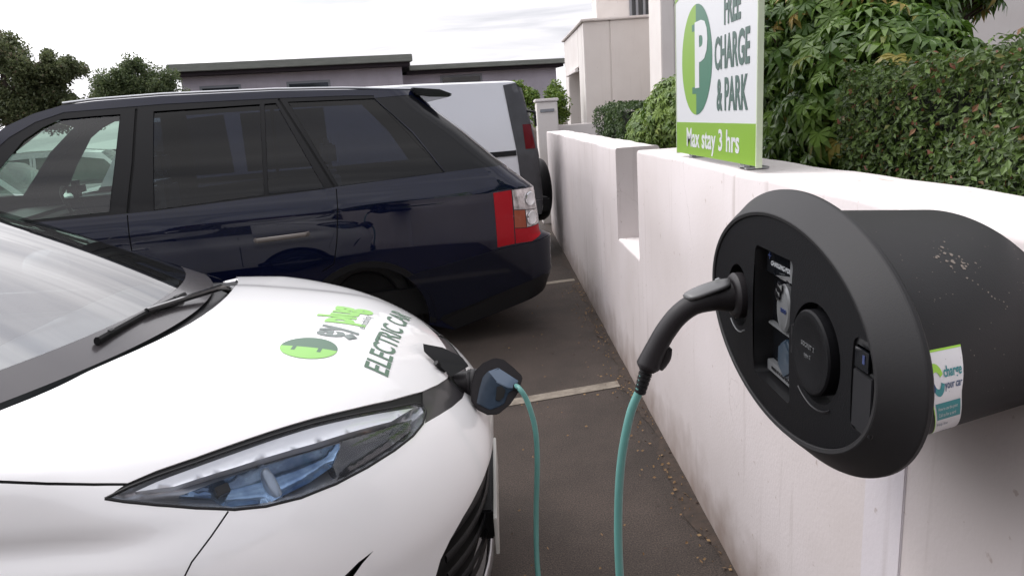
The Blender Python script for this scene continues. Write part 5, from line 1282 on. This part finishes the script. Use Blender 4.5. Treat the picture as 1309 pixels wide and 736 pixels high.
# ---- tall silver off-roader behind the SUV
ph2=R(13); dv=empty('parked_car',(-2.35,8.05,0),ph2+math.pi,label='tall silver boxy off-roader with a black rear end and spare wheel, behind the navy SUV',cat='car')
M_darkred=mat('dark_red_lens',(.12,.006,.010),.3,0,.3,.05,spec=.1); M_silverp=mat('silver_paint',(.74,.75,.79),.35,.0,.7,.05); M_dgrey=mat('dark_grey_plastic',(.055,.056,.062),.5,var=.15)
def dv_in(s,z): return max(0,z-1.15)*.13+max(0,.6-z)*.08
DT=[(-1.25,1.82),(-1.1,1.90),(0,1.95),(1.5,1.945),(2.52,1.925)]
dv_out=DT+[(2.60,1.86),(2.72,1.20),(2.74,.62),(2.70,.50),(1.72,.42)]+arcp(1.28,.40,.42,0,180)+[(.80,.42),(-.92,.42)]+arcp(-1.38,.40,.42,0,180)+[(-1.95,.45),(-2.10,.60),(-2.10,1.02),(-1.95,1.12),(-1.65,1.16)]
dv_regs=[('window|f',[(-1.50,1.22),(-1.22,1.74),(-.45,1.78),(-.42,1.22)],M_priv,.01),('window|r',[(-.30,1.22),(-.30,1.78),(.50,1.79),(.50,1.22)],M_priv,.01),
 ('rear_corner',[(2.38,1.90),(2.52,1.915),(2.60,1.86),(2.72,1.20),(2.735,.66),(2.50,.66),(2.46,1.20)],M_dgrey,-.008),
 ('belt_trim',[(-1.9,1.14),(2.452,1.16),(2.452,1.215),(-1.6,1.19)],M_blackpl,-.012),
 ('tail_lamp',[(2.55,1.48),(2.645,1.48),(2.672,1.22),(2.56,1.22)],M_darkred,-.012) ,
 ('lower_panel',[(-1.9,.95),(2.45,.95),(2.49,.66),(2.735,.655),(2.70,.50),(1.72,.43)]+arcp(1.28,.40,.425,2,178)+[(.80,.43),(-.92,.43)]+arcp(-1.38,.40,.425,2,178)+[(-1.95,.46),(-2.08,.62)],M_dgrey,-.006)]
dv_regs=[dv_regs[4]]+dv_regs[:4]+dv_regs[5:]
def dvr(z):
    return 2.74 if z<.62 else 2.74-.02*(z-.62)/.58 if z<1.2 else 2.72-.12*(z-1.2)/.66 if z<1.86 else 2.55
Ydv=build_side_car(dv,dict(hw=.90,inset=dv_in,outline=dv_out,regs=dv_regs,h=.06,corner=.07,cornerf=.12,rear=dvr,front=lambda z:-2.1,paint=M_silverp,edge_mat=M_trim,
 top=[('bonnet',[(-2.10,1.02),(-1.95,1.12),(-1.65,1.16)],M_silverp,.03),('windscreen',[(-1.64,1.17),(-1.25,1.82)],M_priv,.02),('roof',DT,mat('roof_white',(.62,.62,.64),.35,0,.5),.05),
      ('rear_door',[(2.52,1.925),(2.60,1.86),(2.72,1.20),(2.74,.62)],M_dgrey,0),('rear_bumper',[(2.74,.62),(2.70,.50),(2.6,.42)],M_blackpl,0),('nose',[(-1.95,.45),(-2.1,.6),(-2.1,1.02)],M_dgrey,0)],
 wheels=[(1.28,.39,.39,.25),(-1.38,.39,.39,.25)],floor=(-1.9,2.5)))
M2_=frame((-2.76,0,.68),(-1,0,0),(0,0,1)); mb=MB(); mb.lathe([(.0,.0),(.30,.0),(.36,.02),(.385,.06),(.385,.20),(.36,.245),(.28,.26),(.0,.265)],M2_,40); spw=mb.build('spare_wheel_cover',M_blackpl,dv,smooth=True)
for side in (1,-1):
    mb=MB(); mb.box((-2.86,side*.62-.12,.50),(-2.70,side*.62+.12,.66)); mb.build('bumper_end',M_blackpl,dv,bevel=.02)
    mb=MB(); mb.tube([(-2.61,side*.80,1.62),(-2.70,side*.86,1.60),(-2.70,side*.86,1.45)],.014,8); mb.build('ladder_bar',M_blackpl,dv,smooth=True)

# ---- two more parked cars, far left beyond the SUV
def hatch(root,paint,L=4.1,H=1.46,hw=.86,glass=M_fglass):
    k=L/4.1; out=[(-1.0*k,H-.06),(-.6*k,H-.01),(.2*k,H),(1.2*k,H-.07),(1.55*k,H-.16),(1.92*k,1.02),(2.02*k,.86),(2.04*k,.45),(1.75*k,.26),(1.66*k,.28)]
    out+=arcp(1.28*k,.30,.36,0,180)[0:]+[(.85*k,.22),(-.85*k,.22)]+arcp(-1.26*k,.30,.36,0,180)+[(-1.95*k,.26),(-2.06*k,.45),(-2.05*k,.66),(-1.85*k,.80),(-1.2*k-.35,.93)]
    win=[(-1.42*k,.97),(-1.05*k,H-.17),(-.62*k,H-.09),(-.05*k,H-.08),(-.05*k,.97)]; win2=[(.04*k,.97),(.04*k,H-.08),(1.0*k,H-.12),(1.38*k,1.02)]
    ins=lambda s,z:max(0,z-.92)*.36+max(0,.5-z)*.12
    def rear(z): return (2.04 if z<.86 else 2.04-(z-.86)*.8)*k
    def front(z): return (-2.06 if z<.66 else -2.06+(z-.66)*1.2)*k
    Yh=build_side_car(root,dict(hw=hw,inset=ins,outline=out,regs=[('window|f',win,glass,.01),('window|r',win2,glass,.01),('tail_lamp',[(1.80*k,.98),(1.93*k,.98),(2.0*k,.86),(1.99*k,.74),(1.84*k,.76)],M_red,-.005),('headlight',[(-1.98*k,.62),(-1.86*k,.76),(-1.5*k,.84),(-1.6*k,.70),(-1.9*k,.60)],M_clear,-.005),
      ('door_gap',line([(0,H-.08),(0,.95),(.0,.30)],.005),M_dark,.006),('door_gap|f',line([(-1.12*k,.94),(-1.10*k,.6),(-.9*k,.30)],.005),M_dark,.006)],h=.06,corner=.25,cornerf=.45,rear=rear,front=front,paint=paint,edge_mat=M_trim,
      top=[('bonnet',[(-2.05*k,.66),(-1.85*k,.80),(-1.2*k-.35,.93)],paint,.05),('windscreen',[(-1.2*k-.35,.93),(-1.0*k,H-.06)],glass,.04),('roof',[(-1.0*k,H-.06),(-.6*k,H-.01),(.2*k,H),(1.2*k,H-.07),(1.55*k,H-.16)],paint,.03),
       ('rear_glass',[(1.55*k,H-.16),(1.92*k,1.02)],M_priv,.01),('tailgate',[(1.92*k,1.02),(2.02*k,.86),(2.04*k,.45),(1.75*k,.26)],paint,0),('nose',[(-1.95*k,.26),(-2.06*k,.45),(-2.05*k,.66)],paint,0)],
      wheels=[(1.28*k,.31,.31,.2),(-1.26*k,.31,.31,.2)],floor=(-1.8*k,1.7*k)))
    mb=MB(); mb.box((-.9*k,-.6,.45),(.2*k,.6,.62)); mb.build('seat',M_blackpl,root,bevel=.05)
    return Yh
M_mint=mat('pale_silver_paint',(.62,.68,.66),.3,.2,.8,.05)
c1=empty('parked_car',(-7.35,9.3,0),R(12),label='pale silver green hatchback seen through the front window of the navy SUV, leftmost',cat='car'); hatch(c1,M_mint)
c2=empty('parked_car',(-7.6,12.4,0),R(14),label='white hatchback seen through the front window of the navy SUV, beside its dark pillar',cat='car'); hatch(c2,M_white,4.0,1.52)
